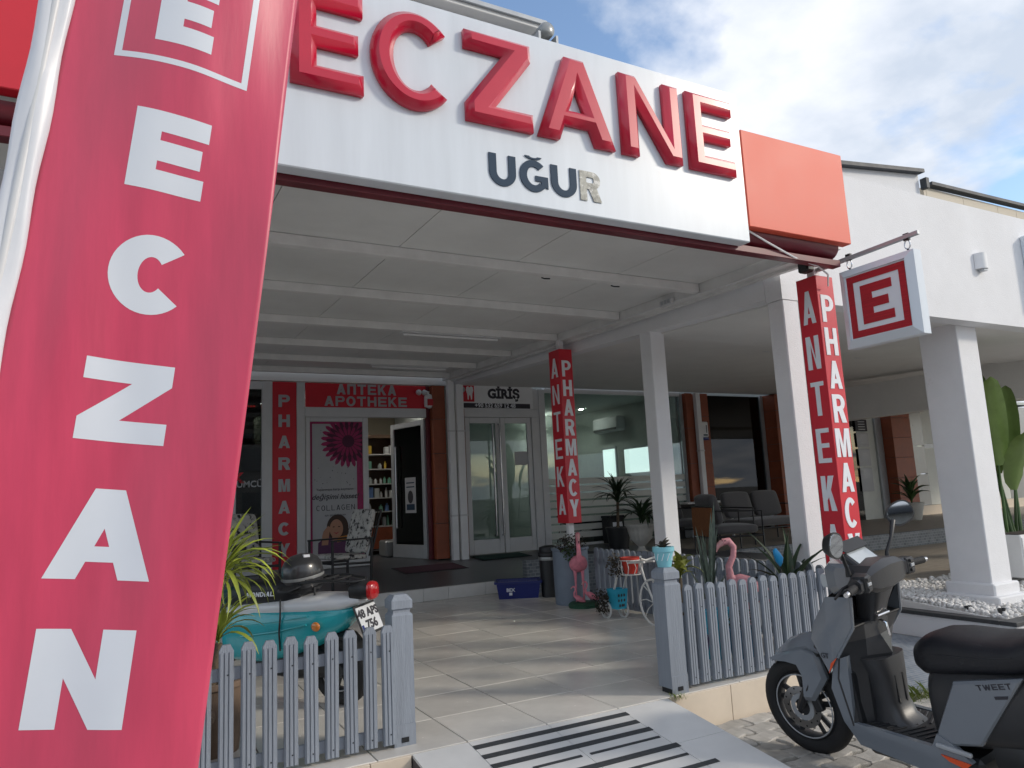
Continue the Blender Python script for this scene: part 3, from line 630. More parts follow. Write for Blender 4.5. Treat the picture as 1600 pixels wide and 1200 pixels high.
for rr, k, r0 in ((.44, 26, .12), (.36, 22, .10), (.26, 18, .06)):
    for i in range(k):
        a = 2*math.pi*i/k+rr*3; d = Vector((math.cos(a), math.sin(a))); n_ = Vector((-d.y, d.x))
        pts = [(fcx+d.x*q*rr+n_.x*s*rr, fcz+d.y*q*rr*.95+n_.y*s*rr) for q, s in ((.15, -.02), (.7, -.09), (.92, -.06), (1, 0), (.92, .06), (.7, .09), (.15, .02))]
        pts = [(min(max(x, X0+.004), X1-.004), min(z, Z1-.004)) for x, z in pts]
        if len(set((round(x, 3), round(z, 3)) for x, z in pts)) > 5: flat(pts, 'petal', 'magenta' if rr != .36 else 'magenta_dark', {.44: 1, .36: 2, .26: 3}[rr]+.1*(i % 3))
flat([(fcx+.1*math.cos(i*.4), fcz+.1*math.sin(i*.4)) for i in range(16)], 'flower_centre', 'magenta_dark', 4.5)
fs_ = frame((X0+WP*.46, YF+.008, Z0+HP*.435), UX, UZ)
text('değişimi hisset!', 'ink', po, fs_, .115, .002, .001, .35)
text('Yaşlanmaya karşı koymanın', 'ink', po, frame((X0+WP*.46, YF+.008, Z0+HP*.49), UX, UZ), .052, .002)
word('COLLAGEN', 'ink', po, frame((X0+WP*.11, YF+.009, Z0+HP*.335), UX, UZ), .080, .056, .022, .12, .002)
text('için şimdi deneyin', 'ink', po, frame((X0+WP*.46, YF+.008, Z0+HP*.30), UX, UZ), .045, .002)
wx, wz = X0+WP*.44, Z0+HP*.16
ell = lambda cx, cz, rx, rz, n=24, a0=0: [(cx+rx*math.cos(2*math.pi*i/n), cz+rz*math.sin(2*math.pi*i/n)) for i in range(n)]
flat([(wx-.26, Z0+.01), (wx+.28, Z0+.01), (wx+.25, wz-.10), (wx+.12, wz-.02), (wx-.12, wz-.02), (wx-.25, wz-.12)], 'jacket', 'jacket_print', 1)
flat(ell(wx+.05, wz+.10, .17, .20), 'hair', 'hair_print', 1.6); flat([(wx+.05, wz+.2), (wx+.22, wz+.08), (wx+.25, wz-.12), (wx+.10, wz-.12)], 'hair', 'hair_print', 1.8)
flat([(wx-.04, wz+.0), (wx+.09, wz+.02), (wx+.08, wz-.12), (wx-.03, wz-.12)], 'neck', 'skin_print', 2)
flat(ell(wx+.03, wz+.08, .105, .145), 'face', 'skin_print', 2.4)
for s in (-1, 1): flat(ell(wx+.03+s*.042, wz+.11, .018, .008, 10), 'eye', 'hair_print', 3)
flat([(wx-.02, wz+.03), (wx+.03, wz+.018), (wx+.08, wz+.035), (wx+.03, wz-.002)], 'mouth', 'lip_print', 3)
flat([(wx-.20, wz-.16), (wx-.10, wz-.16), (wx-.08, wz+.02), (wx-.05, wz+.10), (wx-.10, wz+.13), (wx-.17, wz+.05), (wx-.19, wz-.02)], 'hand', 'skin_print', 3.2)
flat([(wx+.04, wz-.13), (wx+.25, wz-.10), (wx+.25, wz-.02), (wx+.05, wz-.05)], 'box_print', 'amber_print', 3.6)
for i in range(46):
    x, z = X0+.06+rnd.random()*(WP-.2), Z0+HP*(.5+.46*rnd.random()); r = rnd.uniform(.004, .011)
    flat([(x-r, z), (x, z-r*.6), (x+r, z+r*.4), (x, z+r)], 'fleck', 'ink', .5)
# open leaf swung inwards
hx_, zc = fx(668, 760), zh0-.01
dl = thing('glass_door', 'dark glass door leaf standing open inwards with a paper notice', 'door', (hx_, YF+.05, ZF+.01), R(180-76))
W_ = 1.02; H_ = zc-ZF-.02
MB().box(0, .09, -.025, .025, 0, H_, .004).build('stile', 'alu', dl, world=False); MB().box(W_-.09, W_, -.025, .025, 0, H_, .004).build('stile', 'alu', dl, world=False)
MB().box(.092, W_-.092, -.025, .025, 0, .22, .004).build('rail', 'alu', dl, world=False); MB().box(.092, W_-.092, -.025, .025, H_-.09, H_, .004).build('rail', 'alu', dl, world=False)
MB().box(.092, W_-.092, -.005, .005, .222, H_-.092).build('pane', 'glass_dark', dl, world=False)
MB().tube([(W_-.2, .04, .5), (W_-.2, .06, .5), (W_-.2, .06, 1.9), (W_-.2, .04, 1.9)], .014, 8).build('handle', 'steel', dl, world=False)
nb = MB().box(.30, .62, .007, .010, .75, 1.35).build('notice', 'poster_white', dl, world=False)
for zz, hh in ((1.25, .02), (1.18, .02), (.80, .10)): MB().box(.34, .58, .011, .012, zz, zz+hh).build('print', 'slate_letter', nb, world=False)
MB().prism(ell(.46, 1.02, .08, .11, 16), .011, .0125).build('print', 'ink', nb, world=False)
# orange clad pier, alarm, drain pipes
def pier(px0, px1, label, z0=ZF, z1=ZT, n=5, side=None, y0=YF-.12, cuts=None):
    t = thing('clad_pier', label, 'pillar', (fx((px0+px1)/2), YF, z0), group='orange clad pillars between the shops')
    a, b = fx(px0), fx(px1); hs = [z0+(z1-z0)*i/n for i in range(n+1)]
    MB().box(a+.01, b-.01, y0+.012, YF+.2, z0, z1).build('core', 'interior_dark', t)
    for i in range(n): MB().box(a, b, y0, YF+.1, hs[i]+.004, hs[i+1]-.004, .003).build('cladding_panel', 'orange_clad', t)
    return t
pier(675, 694.5, 'orange clad pillar between the pharmacy door and white drain pipes')
rect(668.5, 674, ZF, ZT, YF+.0, YF+.1, 'jamb', 'maroon', sf)
for i, (a, b) in enumerate(((695.5, 705), (708.5, 719.5))):
    t = thing('drain_pipe', 'square white downpipe '+('against the orange pillar by the pharmacy door' if i == 0 else 'against the dentist door frame'), 'pipe', (fx((a+b)/2), YF-.2, ZF-.02))
    MB().box(fx(a), fx(b), YF-.24, YF-.15, ZF-.03, 3.30, .006).build('pipe', 'white_paint', t)
    for z in (1.0, 2.4): MB().box(fx(a)-.006, fx(b)+.006, YF-.246, YF-.144, z, z+.03).build('bracket', 'alu_white', t)
p = at(670, 627, 1, YF-.06)
al = thing('alarm_siren', 'white and red alarm siren with spotlights above the pharmacy door', 'alarm', (p.x, YF-.06, p.z-.12))
M('alarm_red', (.5, .02, .03), .4)
MB().loft([(p.x-.07, YF-.06, p.z, .04, .10, 3), (p.x, YF-.07, p.z, .055, .13, 3), (p.x+.07, YF-.06, p.z, .04, .10, 3)], 14).build('case', 'white_paint', al, smooth=50)
MB().box(p.x-.05, p.x+.05, YF-.13, YF-.124, p.z-.08, p.z+.03).build('red_lens', 'alarm_red', al)
for s in (0, 1):
    q = Vector((p.x-.19+s*.13, YF-.10, p.z+.14))
    MB().lathe([(.02, .05), (.035, .0), (.05, -.05), (.046, -.052), (.0, -.03)], 12, q, Matrix.Rotation(R(100), 3, 'X') @ Matrix.Rotation(R(-20+40*s), 3, 'Y')).build('spotlight', 'alu_white', al, smooth=50)
MB().bar((p.x-.2, YF-.05, p.z+.16), (p.x+.02, YF-.05, p.z+.16), .02, .02).build('bracket', 'alu_white', al)
# dentist entrance
de = thing('dentist_shop_facade', 'dentist shop front with white double door and GİRİŞ header sign', 'shop front', (fx(780), YF, ZF))
rect(720.5, 727.5, ZF, ZT, YF-.04, YF+.08, 'jamb', 'orange_clad', de)
for i in range(8): MB().lathe([(.012, 0), (.012, .006)], 8, (fx(724), YF-.042, .7+i*.3), Matrix.Rotation(R(90), 3, 'X')).build('screw_cap', 'white_paint', de)
zg1, zg0, zk = fz(775, 603), fz(775, 639.5), fz(775, 652)
gb = MB().box(fx(718, 620), fx(830, 620), YF-.05, YF-.01, zg0, zg1).build('header_sign', 'white_paint', de)
xr = fx(739, 620)
MB().box(fx(718, 620)+.004, xr, YF-.054, YF-.0505, fz(775, 629), zg1-.004).build('red_square', 'red_print', gb)
tz = (fz(775, 629)+zg1)/2; tx = fx(718, 620)+(xr-fx(718, 620))*.66; k = .115
tooth = [(-.75, .9), (-.35, 1.05), (0, .85), (.35, 1.05), (.75, .9), (.85, .4), (.6, -.1), (.5, -.95), (.28, -1.0), (.15, -.35), (-.15, -.35), (-.28, -1.0), (-.5, -.95), (-.6, -.1), (-.85, .4)]
MB().prism([(tx+u*k*.72, tz+v*k) for u, v in tooth], YF-.058, YF-.055).build('tooth_mark', 'white_paint', gb)
MB().prism(ell(tx-.13, tz+.06, .045, .05, 18), YF-.058, YF-.055).build('globe_mark', 'poster_white', gb)
text('GİRİŞ', 'ink', gb, frame((fx(785, 617), YF-.053, fz(785, 617)), UX, UZ), .225, .003, .012)
MB().box(fx(719, 635), fx(826, 635), YF-.054, YF-.0505, zg0+.012, fz(775, 631)).build('phone_strip', 'ink', gb)
text('+90 532 659 12 48', 'letter_white', gb, frame((fx(772, 635), YF-.0565, (zg0+.012+fz(775, 631))/2), UX, UZ), .105, .003, .002)
MB().box(fx(720), fx(846), YF-.03, YF+.06, zk, zg0-.004).build('header_frame', 'alu_white', de)
rect(833, 845, ZF, zk-.003, YF-.04, YF+.08, 'jamb', 'alu_white', de, .004); rect(845.5, 855, ZF, ZT, YF-.05, YF+.1, 'mullion', 'alu_white', de, .004)
MB().box(fx(830.5, 620), fx(845, 620), YF-.03, YF+.05, zg0, ZT).build('header_frame', 'alu_white', de)
for nm, a, b in (('door', 728, 783), ('door', 784, 832.5)):
    d = thing('entrance_door', 'white framed glass door of the dentist, '+('leaf with the long steel handles' if a == 728 else 'leaf with the taped paper note'), 'door', (fx((a+b)/2), YF, ZF), group='dentist double door')
    A, B = fx(a)+.004, fx(b)-.004; z0, z1 = ZF+.01, zk-.008; s = .085
    MB().box(A, A+s, YF-.025, YF+.025, z0, z1, .004).build('stile', 'alu_white', d); MB().box(B-s, B, YF-.025, YF+.025, z0, z1, .004).build('stile', 'alu_white', d)
    MB().box(A+s+.001, B-s-.001, YF-.025, YF+.025, z0, z0+.24, .004).build('rail', 'alu_white', d); MB().box(A+s+.001, B-s-.001, YF-.025, YF+.025, z1-.10, z1, .004).build('rail', 'alu_white', d)
    MB().box(A+s+.001, B-s-.001, YF-.004, YF+.004, z0+.242, z1-.102).build('pane', 'glass', d)
    hx = B-.05 if a == 728 else A+.05
    if a == 728:
        for hx in (B-.17, B-.03):
            MB().tube([(hx, YF-.03, z0+.3), (hx, YF-.085, z0+.3), (hx, YF-.085, z1-.12), (hx, YF-.03, z1-.12)], .017, 10).build('handle', 'steel', d, smooth=50)
    else:
        q = at(815, 716, 1, YF-.006); nt_ = MB().box(q.x-.14, q.x+.14, YF-.010, YF-.006, q.z-.12, q.z+.12).build('paper_note', 'poster_white', d)
        for i in range(4): MB().box(q.x-.1, q.x+.1, YF-.0115, YF-.0103, q.z+.05-i*.035, q.z+.06-i*.035).build('print', 'alu', nt_)
# big dentist window with frosted bands
wv = thing('dentist_window', 'large dentist window with frosted white stripes on its lower half', 'window', (fx(960), YF, ZF))
A, B = fx(855)+.01, fx(1070)
MB().box(A, B, YF+.01, YF+.02, ZF, ZT).build('pane', 'glass', wv)
zt0 = fz(930, 746); zb0 = ZF+.12; nb_ = 8; st_ = (zt0-zb0)/nb_
for i in range(nb_): MB().box(A+.003, B-.003, YF+.0045, YF+.0095, zb0+i*st_+.035, zb0+(i+1)*st_, 0).build('frosted_band', 'cream_panel', wv)
MB().box(A, B, YF-.03, YF+.06, ZT-.06, ZT+.03).build('head_frame', 'alu_white', wv); MB().box(A, B, YF-.03, YF+.06, ZF-.02, ZF+.06).build('sill', 'alu_white', wv)
rect(1070.5, 1073, ZF, ZT, YF-.04, YF+.06, 'mullion', 'alu', wv)
t = pier(1074, 1085, 'dark orange clad pillar beside the dentist window', n=4)
dp = thing('drain_pipe', 'square pale downpipe between the two orange pillars near the sofas', 'pipe', (fx(1089), YF-.2, ZF)); MB().box(fx(1085.5), fx(1092), YF-.22, YF-.13, ZF, ZT, .004).build('pipe', 'white_paint', dp); MB().box(fx(1085.5)-.006, fx(1092)+.006, YF-.226, YF-.126, 2.0, 2.03).build('bracket', 'alu_white', dp)
pier(1092.5, 1109, 'orange clad pillar carrying the white alarm box', n=6)
p = at(1099.5, 672, 1, YF-.16)
ab = thing('alarm_box', 'white alarm box with blue base on the orange pillar', 'alarm', (p.x, YF-.16, p.z-.16)); M('blue_plastic', (.015, .03, .18), .4)
MB().box(p.x-.10, p.x+.10, YF-.20, YF-.125, p.z-.15, p.z+.17, .02).build('case', 'white_paint', ab); MB().box(p.x-.095, p.x+.095, YF-.205, YF-.13, p.z-.205, p.z-.152, .015).build('base', 'blue_plastic', ab)
MB().box(p.x+.03, p.x+.05, YF-.203, YF-.2005, p.z-.06, p.z+.10).build('print', 'ink', ab); MB().box(p.x-.05, p.x+.06, YF-.203, YF-.2005, p.z-.12, p.z-.09).build('print', 'slate_letter', ab)
ow = thing('office_window', 'dark office window behind the sofas between orange pillars', 'window', (fx(1155), YF, ZF))
MB().box(fx(1110), fx(1199), YF+.01, YF+.02, ZF+.05, ZT-.02).build('pane', 'glass_dark', ow); rect(1110, 1199, ZF, ZF+.048, YF-.02, YF+.06, 'sill', 'alu', ow); rect(1197, 1201, ZF+.05, ZT, YF-.03, YF+.06, 'mullion', 'alu', ow)
pier(1202, 1262, 'wide orange clad pillar standing behind the front banner post', n=8, y0=YF-.35)
# shops further right, seen under the arcade
rs = thing('corner_shop_facade', 'shop front with papers on the door, grey panels and pale cladding', 'shop front', (fx(1420), YF, ZF))
rect(1263, 1345, ZF, ZT, YF, YF+.1, 'window_wall', 'glass_dark', rs)
rect(1345.5, 1379, ZF, 2.75, YF+.02, YF+.1, 'cream_wall', 'cream_panel', rs); rect(1374, 1384, ZF, 2.75, YF-.04, YF+.06, 'door_frame', 'alu', rs, .01)
pier(1384.5, 1414, 'orange clad pillar beside the white pipe and potted plant', n=6, y0=YF-.3)
rect(1415, 1424, ZF, ZT, YF-.12, YF+.05, 'pipe', 'white_paint', rs, .02)
a0, a1 = fx(1425.5), fx(1449); zz = [ZF+.25, 1.35, 2.05, 3.1]
for i in range(3): MB().box(a0, a1, YF-.02, YF+.06, zz[i]+.006, zz[i+1]-.006, .004).build('grey_panel', 'grey_panel', rs)
for z0, z1 in ((ZF+.25, 1.98), (2.1, 3.1)): MB().box(a1+.01, fx(1495), YF-.01, YF+.06, z0, z1, .004).build('cream_panel', 'cream_panel', rs)
MB().box(a1+.01, fx(1495), YF-.005, YF+.06, 1.985, 2.095).build('grey_band', 'alu', rs); MB().box(a0, fx(1700), YF-.06, YF+.06, ZF, ZF+.245).build('plinth', 'riser_tile', rs)
x = fx(1496)
for wd, mt in ((1.2, 'grey_panel'), (1.1, 'cream_panel'), (1.6, 'grey_panel'), (.12, 'dark_metal'), (2.2, 'glass_frost'), (3, 'cream_panel')):
    MB().box(x+.01, x+wd-.01, YF-.01, YF+.06, ZF+.25, 3.1).build('wall_panel', mt, rs); x += wd
pp = thing('notice_sheets', 'white printed notices posted beside the banner post on the shop window', 'notices', (fx(1352), YF-.03, 1.2))
for (za, zb2) in ((2.70, 2.42), (2.38, 2.05), (2.0, 1.6), (1.55, 1.0)):
    sh = MB().box(fx(1343), fx(1343)+.42, YF-.035, YF-.028, zb2, za).build('sheet', 'poster_white' if za < 2.6 else 'ink', pp)
    for i in range(4): MB().box(fx(1343)+.1, fx(1343)+.34, YF-.0372, YF-.0355, za-.06-i*.06, za-.045-i*.06).build('print', 'alu', sh)
# rooms behind the glass
S(MB().box(-6, 24, 15.6, 15.7, .2, 3.5).build('interior_back_wall', 'interior_pale'))
S(MB().box(-6, 24, YF+.3, 15.6, .30, .328).build('interior_floor', 'granite'))
S(MB().box(-6, 24, YF+.3, 15.6, 3.22, 3.3).build('interior_ceiling', 'interior_pale'))
for x in (fx(712), fx(1080), fx(1230), fx(1380)): S(MB().box(x-.06, x+.06, YF+.26, 15.6, .33, 3.22).build('interior_wall', 'interior_pale'))
M('warm_wall', (.30, .27, .20), .8); M('shelf_wood', (.10, .06, .035), .5); M('shelf_white', (.5, .5, .48), .5)
for px, py, sh in ((437, 618, 'pharmacy'), (405, 631, 'pharmacy'), (700, 0, ''), (908, 640, 'dentist'), (1002, 636, 'dentist'), (850, 672, 'dentist'), (1138, 629, 'office'), (1192, 631, 'office'), (1129, 642, 'office'), (1168, 652, 'office')):
    if not sh: continue
    r = (px-800)*CR+(600-py)*CU+F_PX*CF; q = CAM+r*((3.2-CAM.z)/r.z)
    if q.y > 15.4: q = CAM+r*(15.3/r.y)
    t = thing('ceiling_spot', 'round lit downlight in the %s ceiling' % sh, 'lamp', (q.x, q.y, q.z), group='downlights in the %s' % sh)
    MB().lathe([(.06, .012), (.06, 0), (.10, 0), (.10, .018)], 16, q, cap=False).build('ring', 'white_paint', t); MB().lathe([(.0, .004), (.058, .004), (.058, .012), (0, .012)], 16, q).build('lens', 'lamp_glow', t)
# pharmacy shelving seen through the open door
sh = thing('pharmacy_shelves', 'dark shelving unit full of medicines inside the pharmacy', 'shelf', (3.9, 13.4, .33))
YB = 13.5; ax, bx_ = at(572, 760, 1, YB).x, at(668, 760, 1, YB).x
MB().box(ax, bx_, YB+.36, YB+.40, .33, 2.5).build('back_panel', 'shelf_wood', sh)
for x in (ax, (ax+bx_)/2, bx_-.03): MB().box(x, x+.03, YB, YB+.355, .33, 2.5).build('side_panel', 'shelf_wood', sh)
lev = [.42, .85, 1.12, 1.38, 1.64, 1.92, 2.2]
for z in lev: MB().box(ax+.032, bx_-.032, YB+.01, YB+.35, z-.02, z).build('shelf_board', 'shelf_white', sh)
MB().box(ax-.05, bx_+.05, YB-.05, YB+.40, 2.5, 2.56).build('cornice', 'shelf_wood', sh)
MB().box(ax+.032, (ax+bx_)/2-.005, YB-.01, YB+.02, .44, .82).build('drawer_front', 'orange_clad', sh)
cols = [('pk_white', (.55, .56, .55)), ('pk_green', (.16, .36, .26)), ('pk_blue', (.10, .18, .35)), ('pk_yellow', (.55, .36, .04)), ('pk_pale', (.42, .46, .44)), ('pk_grey', (.25, .27, .28))]
for nme, c in cols: M(nme, c, .5)
ORD = ['lowest', 'second', 'third', 'fourth', 'fifth', 'top']
for li, z in enumerate(lev[1:]):
    x = ax+.06
    while x < bx_-.12:
        wd = rnd.uniform(.05, .10); h = rnd.uniform(.09, .20)
        if rnd.random() < .85 and abs(x-(ax+bx_)/2) > .06:
            nme = rnd.choice(cols)[0]
            if rnd.random() < .5: o = MB().box(x, x+wd, YB+.04, YB+.14, z, z+h, .003).build('medicine_box', nme); tag(o, 'small %s medicine box on the %s board of the pharmacy shelves' % (nme[3:], ORD[li]), 'box', 'medicine boxes on the shelves')
            else: o = MB().lathe([(wd*.42, 0), (wd*.42, h*.7), (wd*.2, h*.8), (wd*.2, h), (wd*.05, h)], 10, (x+wd/2, YB+.1, z)).build('medicine_bottle', nme, smooth=40); tag(o, 'small %s medicine bottle on the %s board of the pharmacy shelves' % (nme[3:], ORD[li]), 'bottle', 'medicine bottles on the shelves')
        x += wd+rnd.uniform(.01, .04)
S(MB().box(2.2, 5.0, 14.4, 14.5, .33, 3.2).build('pharmacy_wall', 'warm_wall'))
for xx, yy in ((3.6, 12.6), (4.6, 12.9), (2.6, 12.6)):
    t = thing('ceiling_spot', 'round lit downlight in the pharmacy ceiling', 'lamp', (xx, yy, 3.2), group='downlights in the pharmacy')
    MB().lathe([(.06, .012), (.06, 0), (.10, 0), (.10, .018)], 16, (xx, yy, 3.2), cap=False).build('ring', 'white_paint', t); MB().lathe([(0, .004), (.058, .004), (.058, .012), (0, .012)], 16, (xx, yy, 3.2)).build('lens', 'lamp_glow', t)
tag(MB().box(at(600, 860, 1, 12.7).x, at(632, 860, 1, 12.7).x, 12.6, 13.0, .33, .62, .03).build('display_bin', 'grey_panel'), 'grey slanted display bin inside the pharmacy doorway', 'bin')
# left window contents: scrolling display, perforated stand
q = at(385, 634, 1, 12.3); t = thing('led_display', 'black scrolling display with red lights hanging in the window', 'display', (q.x, 12.3, q.z-.15)); M('led_red', (1, .03, .03), .5, emit=3)
MB().box(q.x-.4, q.x+.22, 12.28, 12.34, q.z-.17, q.z+.17, .01).build('case', 'black_plastic', t)
for i in range(10): MB().box(q.x-.3+i*.045, q.x-.28+i*.045, 12.272, 12.2795, q.z-.02, q.z).build('led', 'led_red', t)
q = at(390, 760, 1, 12.2); M('stand_pale', (.40, .44, .43), .5); t = thing('display_stand', 'pale perforated display stand in the pharmacy window', 'stand', (q.x, 12.2, .33))
MB().box(q.x-.22, q.x+.25, 12.2, 12.23, .33, at(390, 694, 1, 12.2).z).build('board', 'stand_pale', t); MB().box(q.x-.3, q.x+.3, 12.1, 12.4, .33, .37).build('foot', 'dark_metal', t)
t = thing('window_lettering', 'red Turkish lettering stuck on the pharmacy window', 'lettering', (fx(375), YF, 1.4))
text('İLK', 'red_print', t, frame((fx(362), YF-.004, fz(362, 748)), UX, UZ), .2, .003, .01); text('RÜMCÜ', 'alu', t, frame((fx(386), YF-.004, fz(386, 757)), UX, UZ), .13, .003, .003)
# dentist interior: glowing panes added in place of reflections in the glass, air conditioner, waiting plant
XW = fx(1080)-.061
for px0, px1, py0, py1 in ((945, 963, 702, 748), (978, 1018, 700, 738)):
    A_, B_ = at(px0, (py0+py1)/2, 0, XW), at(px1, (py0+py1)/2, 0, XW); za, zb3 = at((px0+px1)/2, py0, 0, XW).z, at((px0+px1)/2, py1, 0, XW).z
    t = thing('reflection_pane', '%s glowing pane added for a bright reflection in the dentist glass' % ('narrow' if px0 < 970 else 'wide'), 'window', (XW, (A_.y+B_.y)/2, zb3))
    MB().box(XW-.035, XW-.02, B_.y, A_.y, zb3, za).build('pane', 'reflection_glow', t); MB().box(XW-.019, XW-.001, B_.y-.05, A_.y+.05, zb3-.05, za+.05).build('frame', 'alu', t)
q = at(958, 664, 0, XW); t = thing('air_conditioner', 'white wall air conditioner inside the dentist', 'air conditioner', (XW, q.y, q.z-.2)); MB().box(XW-.25, XW-.001, q.y-.5, q.y+.5, q.z-.17, q.z+.17, .04).build('case', 'alu_white', t); MB().box(XW-.256, XW-.2505, q.y-.45, q.y+.45, q.z-.14, q.z-.09).build('vent', 'dark_metal', t)
t = thing('door_mat', 'dark green mat in front of the dentist door', 'mat', (fx(760), 11.2, .3)); M('mat_green', (.012, .05, .04), .95, bump=.5); M('mat_red', (.06, .02, .035), .95, bump=.5)
o = slope_slab(fx(730), fx(800), 11.0, 11.4, .287+.012, .315+.012, .01).build('pile', 'mat_green', t); slope_slab(fx(730)-.03, fx(800)+.03, 10.97, 11.43, .281+.008, .313+.008, .006).build('border', 'rubber', t)
qa, qb = at(607, 888, 2, .27), at(705, 880, 2, .28)
t = thing('door_mat', 'maroon mat lying before the open pharmacy door', 'mat', (4.3, 10.6, .27)); y0, y1 = 10.45, 11.0; k = .07
slope_slab(qa.x, qb.x, y0, y1, .155+(y0-9.22)*k+.012, .155+(y1-9.22)*k+.012, .008).build('pile', 'mat_red', t); slope_slab(qa.x-.03, qb.x+.03, y0-.03, y1+.03, .155+(y0-9.25)*k+.007, .155+(y1-9.19)*k+.007, .006).build('border', 'rubber', t)

# ---------------- leaning feather flag ----------------
YG = 2.2; TH = math.atan(.115); FA = Vector((math.cos(TH), 0, -math.sin(TH))); FB = Vector((math.sin(TH), 0, math.cos(TH)))
FP0 = Vector((-.508, YG, .35)); FW, FH = .672, 3.35
def fab(px, py):
    p = at(px, py, 1, YG)-FP0; return p.dot(FA), p.dot(FB)
def fwave(a, b): return .034*math.sin(4.2*a+.9*b+.4)*min(1, a/.15)+.019*math.sin(11*a-2.3*b)*min(1, a/.2)+.010*math.sin(3.1*b+6*a+1)*min(1, a/.3)+.0025*math.sin(31*a+5*b)*math.sin(2.2*b+a*4)*min(1, a/.2)
def fpt(a, b, d=0): return FP0+FA*a+FB*b+Vector((0, fwave(a, b)-d, 0))
flag = thing('feather_flag', 'tall leaning red flag banner with white vertical ECZANE letters', 'flag', (FP0.x-.04, YG, -.25))
mf = M('flag_cloth', (.56, .042, .105), .40, sheen=.5, var=.13, vs=2.2, stretch=(5, 1, .7), bump=.05, bs=14)
mfp = M('flag_print', (.66, .70, .76), .45, sheen=.3, var=.03, vs=2, bump=.04, bs=14)
msl = M('flag_sleeve', (.66, .68, .72), .35, var=.05, vs=3, sheen=.3)
b = MB(); na, nb = 44, 110
for j in range(nb+1):
    for i in range(na+1): b.v.append(tuple(fpt(.075+(FW-.075)*i/na, FH*j/nb)))
for j in range(nb):
    for i in range(na): b.f.append((j*(na+1)+i, j*(na+1)+i+1, (j+1)*(na+1)+i+1, (j+1)*(na+1)+i))
cl = b.build('cloth', mf, flag, smooth=60); md = cl.modifiers.new('thickness', 'SOLIDIFY'); md.thickness = .0012
b = MB(); rings = []
for j in range(61):
    bb = -.0+FH*j/60; c = fpt(.04, bb); w1 = .040+.003*math.sin(j*.9); rings.append([c+FA*(w1*math.cos(a))+Vector((0, 1, 0))*(.020*math.sin(a)*(1+.2*math.sin(3*a+j*.5))) for a in [2*math.pi*k/18 for k in range(18)]])
b.rings(rings).build('sleeve', msl, flag, smooth=60)
MB().tube([FP0+FA*.04+FB*(-.62), FP0+FA*.04+FB*(FH+.05)], .013, 10).build('pole', 'alu_white', flag, smooth=50)
q = FP0+FA*.04+FB*(-.60); MB().lathe([(.30, 0), (.30, .05), (.27, .08), (.05, .09), (.03, .22), (.0, .22)], 28, (q.x, q.y, -.252)).build('base', 'black_plastic', flag, smooth=40)
def refine(me, mx=.022):
    bm = bmesh.new(); bm.from_mesh(me)
    bmesh.ops.triangulate(bm, faces=bm.faces[:])
    for _ in range(6):
        es = [e_ for e_ in bm.edges if e_.calc_length() > mx]
        if not es: break
        bmesh.ops.subdivide_edges(bm, edges=es, cuts=1); bmesh.ops.triangulate(bm, faces=[f for f in bm.faces if len(f.verts) > 3])
    bmesh.ops.dissolve_degenerate(bm, dist=.0004, edges=bm.edges[:])
    bm.to_mesh(me); bm.free(); return me
def flag_shape(contours, name='letter', d=.0018):
    me = refine(curve_mesh(contours, 0)); off = OFF[flag]
    for v in me.vertices: v.co = fpt(v.co.x, v.co.y, d)-off
    me.update(); me.polygons.foreach_set('use_smooth', [True]*len(me.polygons)); nr = []
    for v in me.vertices:
        p = v.co+off-FP0; a, b = p.dot(FA), p.dot(FB); h = .004
        q = (fpt(a+h, b)-fpt(a-h, b)).cross(fpt(a, b+h)-fpt(a, b-h)).normalized(); nr.append(q if q.y < 0 else -q)
    bm = bmesh.new(); bm.from_mesh(me)
    for f in bm.faces:
        f.normal_update()
        if f.normal.y > 0: f.normal_flip()
    bm.to_mesh(me); bm.free()
    me.normals_split_custom_set_from_vertices([tuple(n_) for n_ in nr]); return obj(name, me, flag, mfp)
for ch, tl, tr, bl, brr, st in (('E', (215, 173), (328, 205), (194, 290), (313, 320), .30), ('C', (183, 363), (300, 380), (158, 480), (290, 496), .33), ('Z', (137, 553), (272, 575), (112, 683), (257, 697), .31), ('A', (100, 764), (236, 764), (62, 908), (233, 906), .30), ('N', (55, 985), (213, 985), (25, 1148), (190, 1138), .32)):
    cs = [fab(*c) for c in (tl, tr, bl, brr)]
    a0 = min(cs[0][0], cs[2][0]); a1 = max(cs[1][0], cs[3][0]); b0 = (cs[2][1]+cs[3][1])/2; b1 = (cs[0][1]+cs[1][1])/2
    if ch in 'EZN': a0 = (cs[0][0]+cs[2][0])/2; a1 = (cs[1][0]+cs[3][0])/2
    ht = b1-b0; wd = a1-a0
    flag_shape([[(a0+x*ht, b0+y*ht) for x, y in c] for c in glyph(ch, wd/ht, st)])
bl, brr = fab(178, 88), fab(383, 150); a0, a1 = bl[0], brr[0]; b0 = (bl[1]+brr[1])/2; sz = a1-a0
flag_shape([[(a0, b0), (a1, b0), (a1, b0+sz), (a0, b0+sz)], [(a0+.018, b0+.018), (a1-.018, b0+.018), (a1-.018, b0+sz-.018), (a0+.018, b0+sz-.018)]], 'square_border')
e0_, e1_ = fab(241, 74), fab(338, 103); ht = sz*.62; bb = (e0_[1]+e1_[1])/2
flag_shape([[(e0_[0]+x*ht, bb+y*ht) for x, y in c] for c in glyph('E', .68, .30)], 'emblem')
# the last letter below the frame
a0, a1 = .17, .47; flag_shape([[(a0+x*.36, .02+y*.36) for x, y in c] for c in glyph('E', .72, .30)])

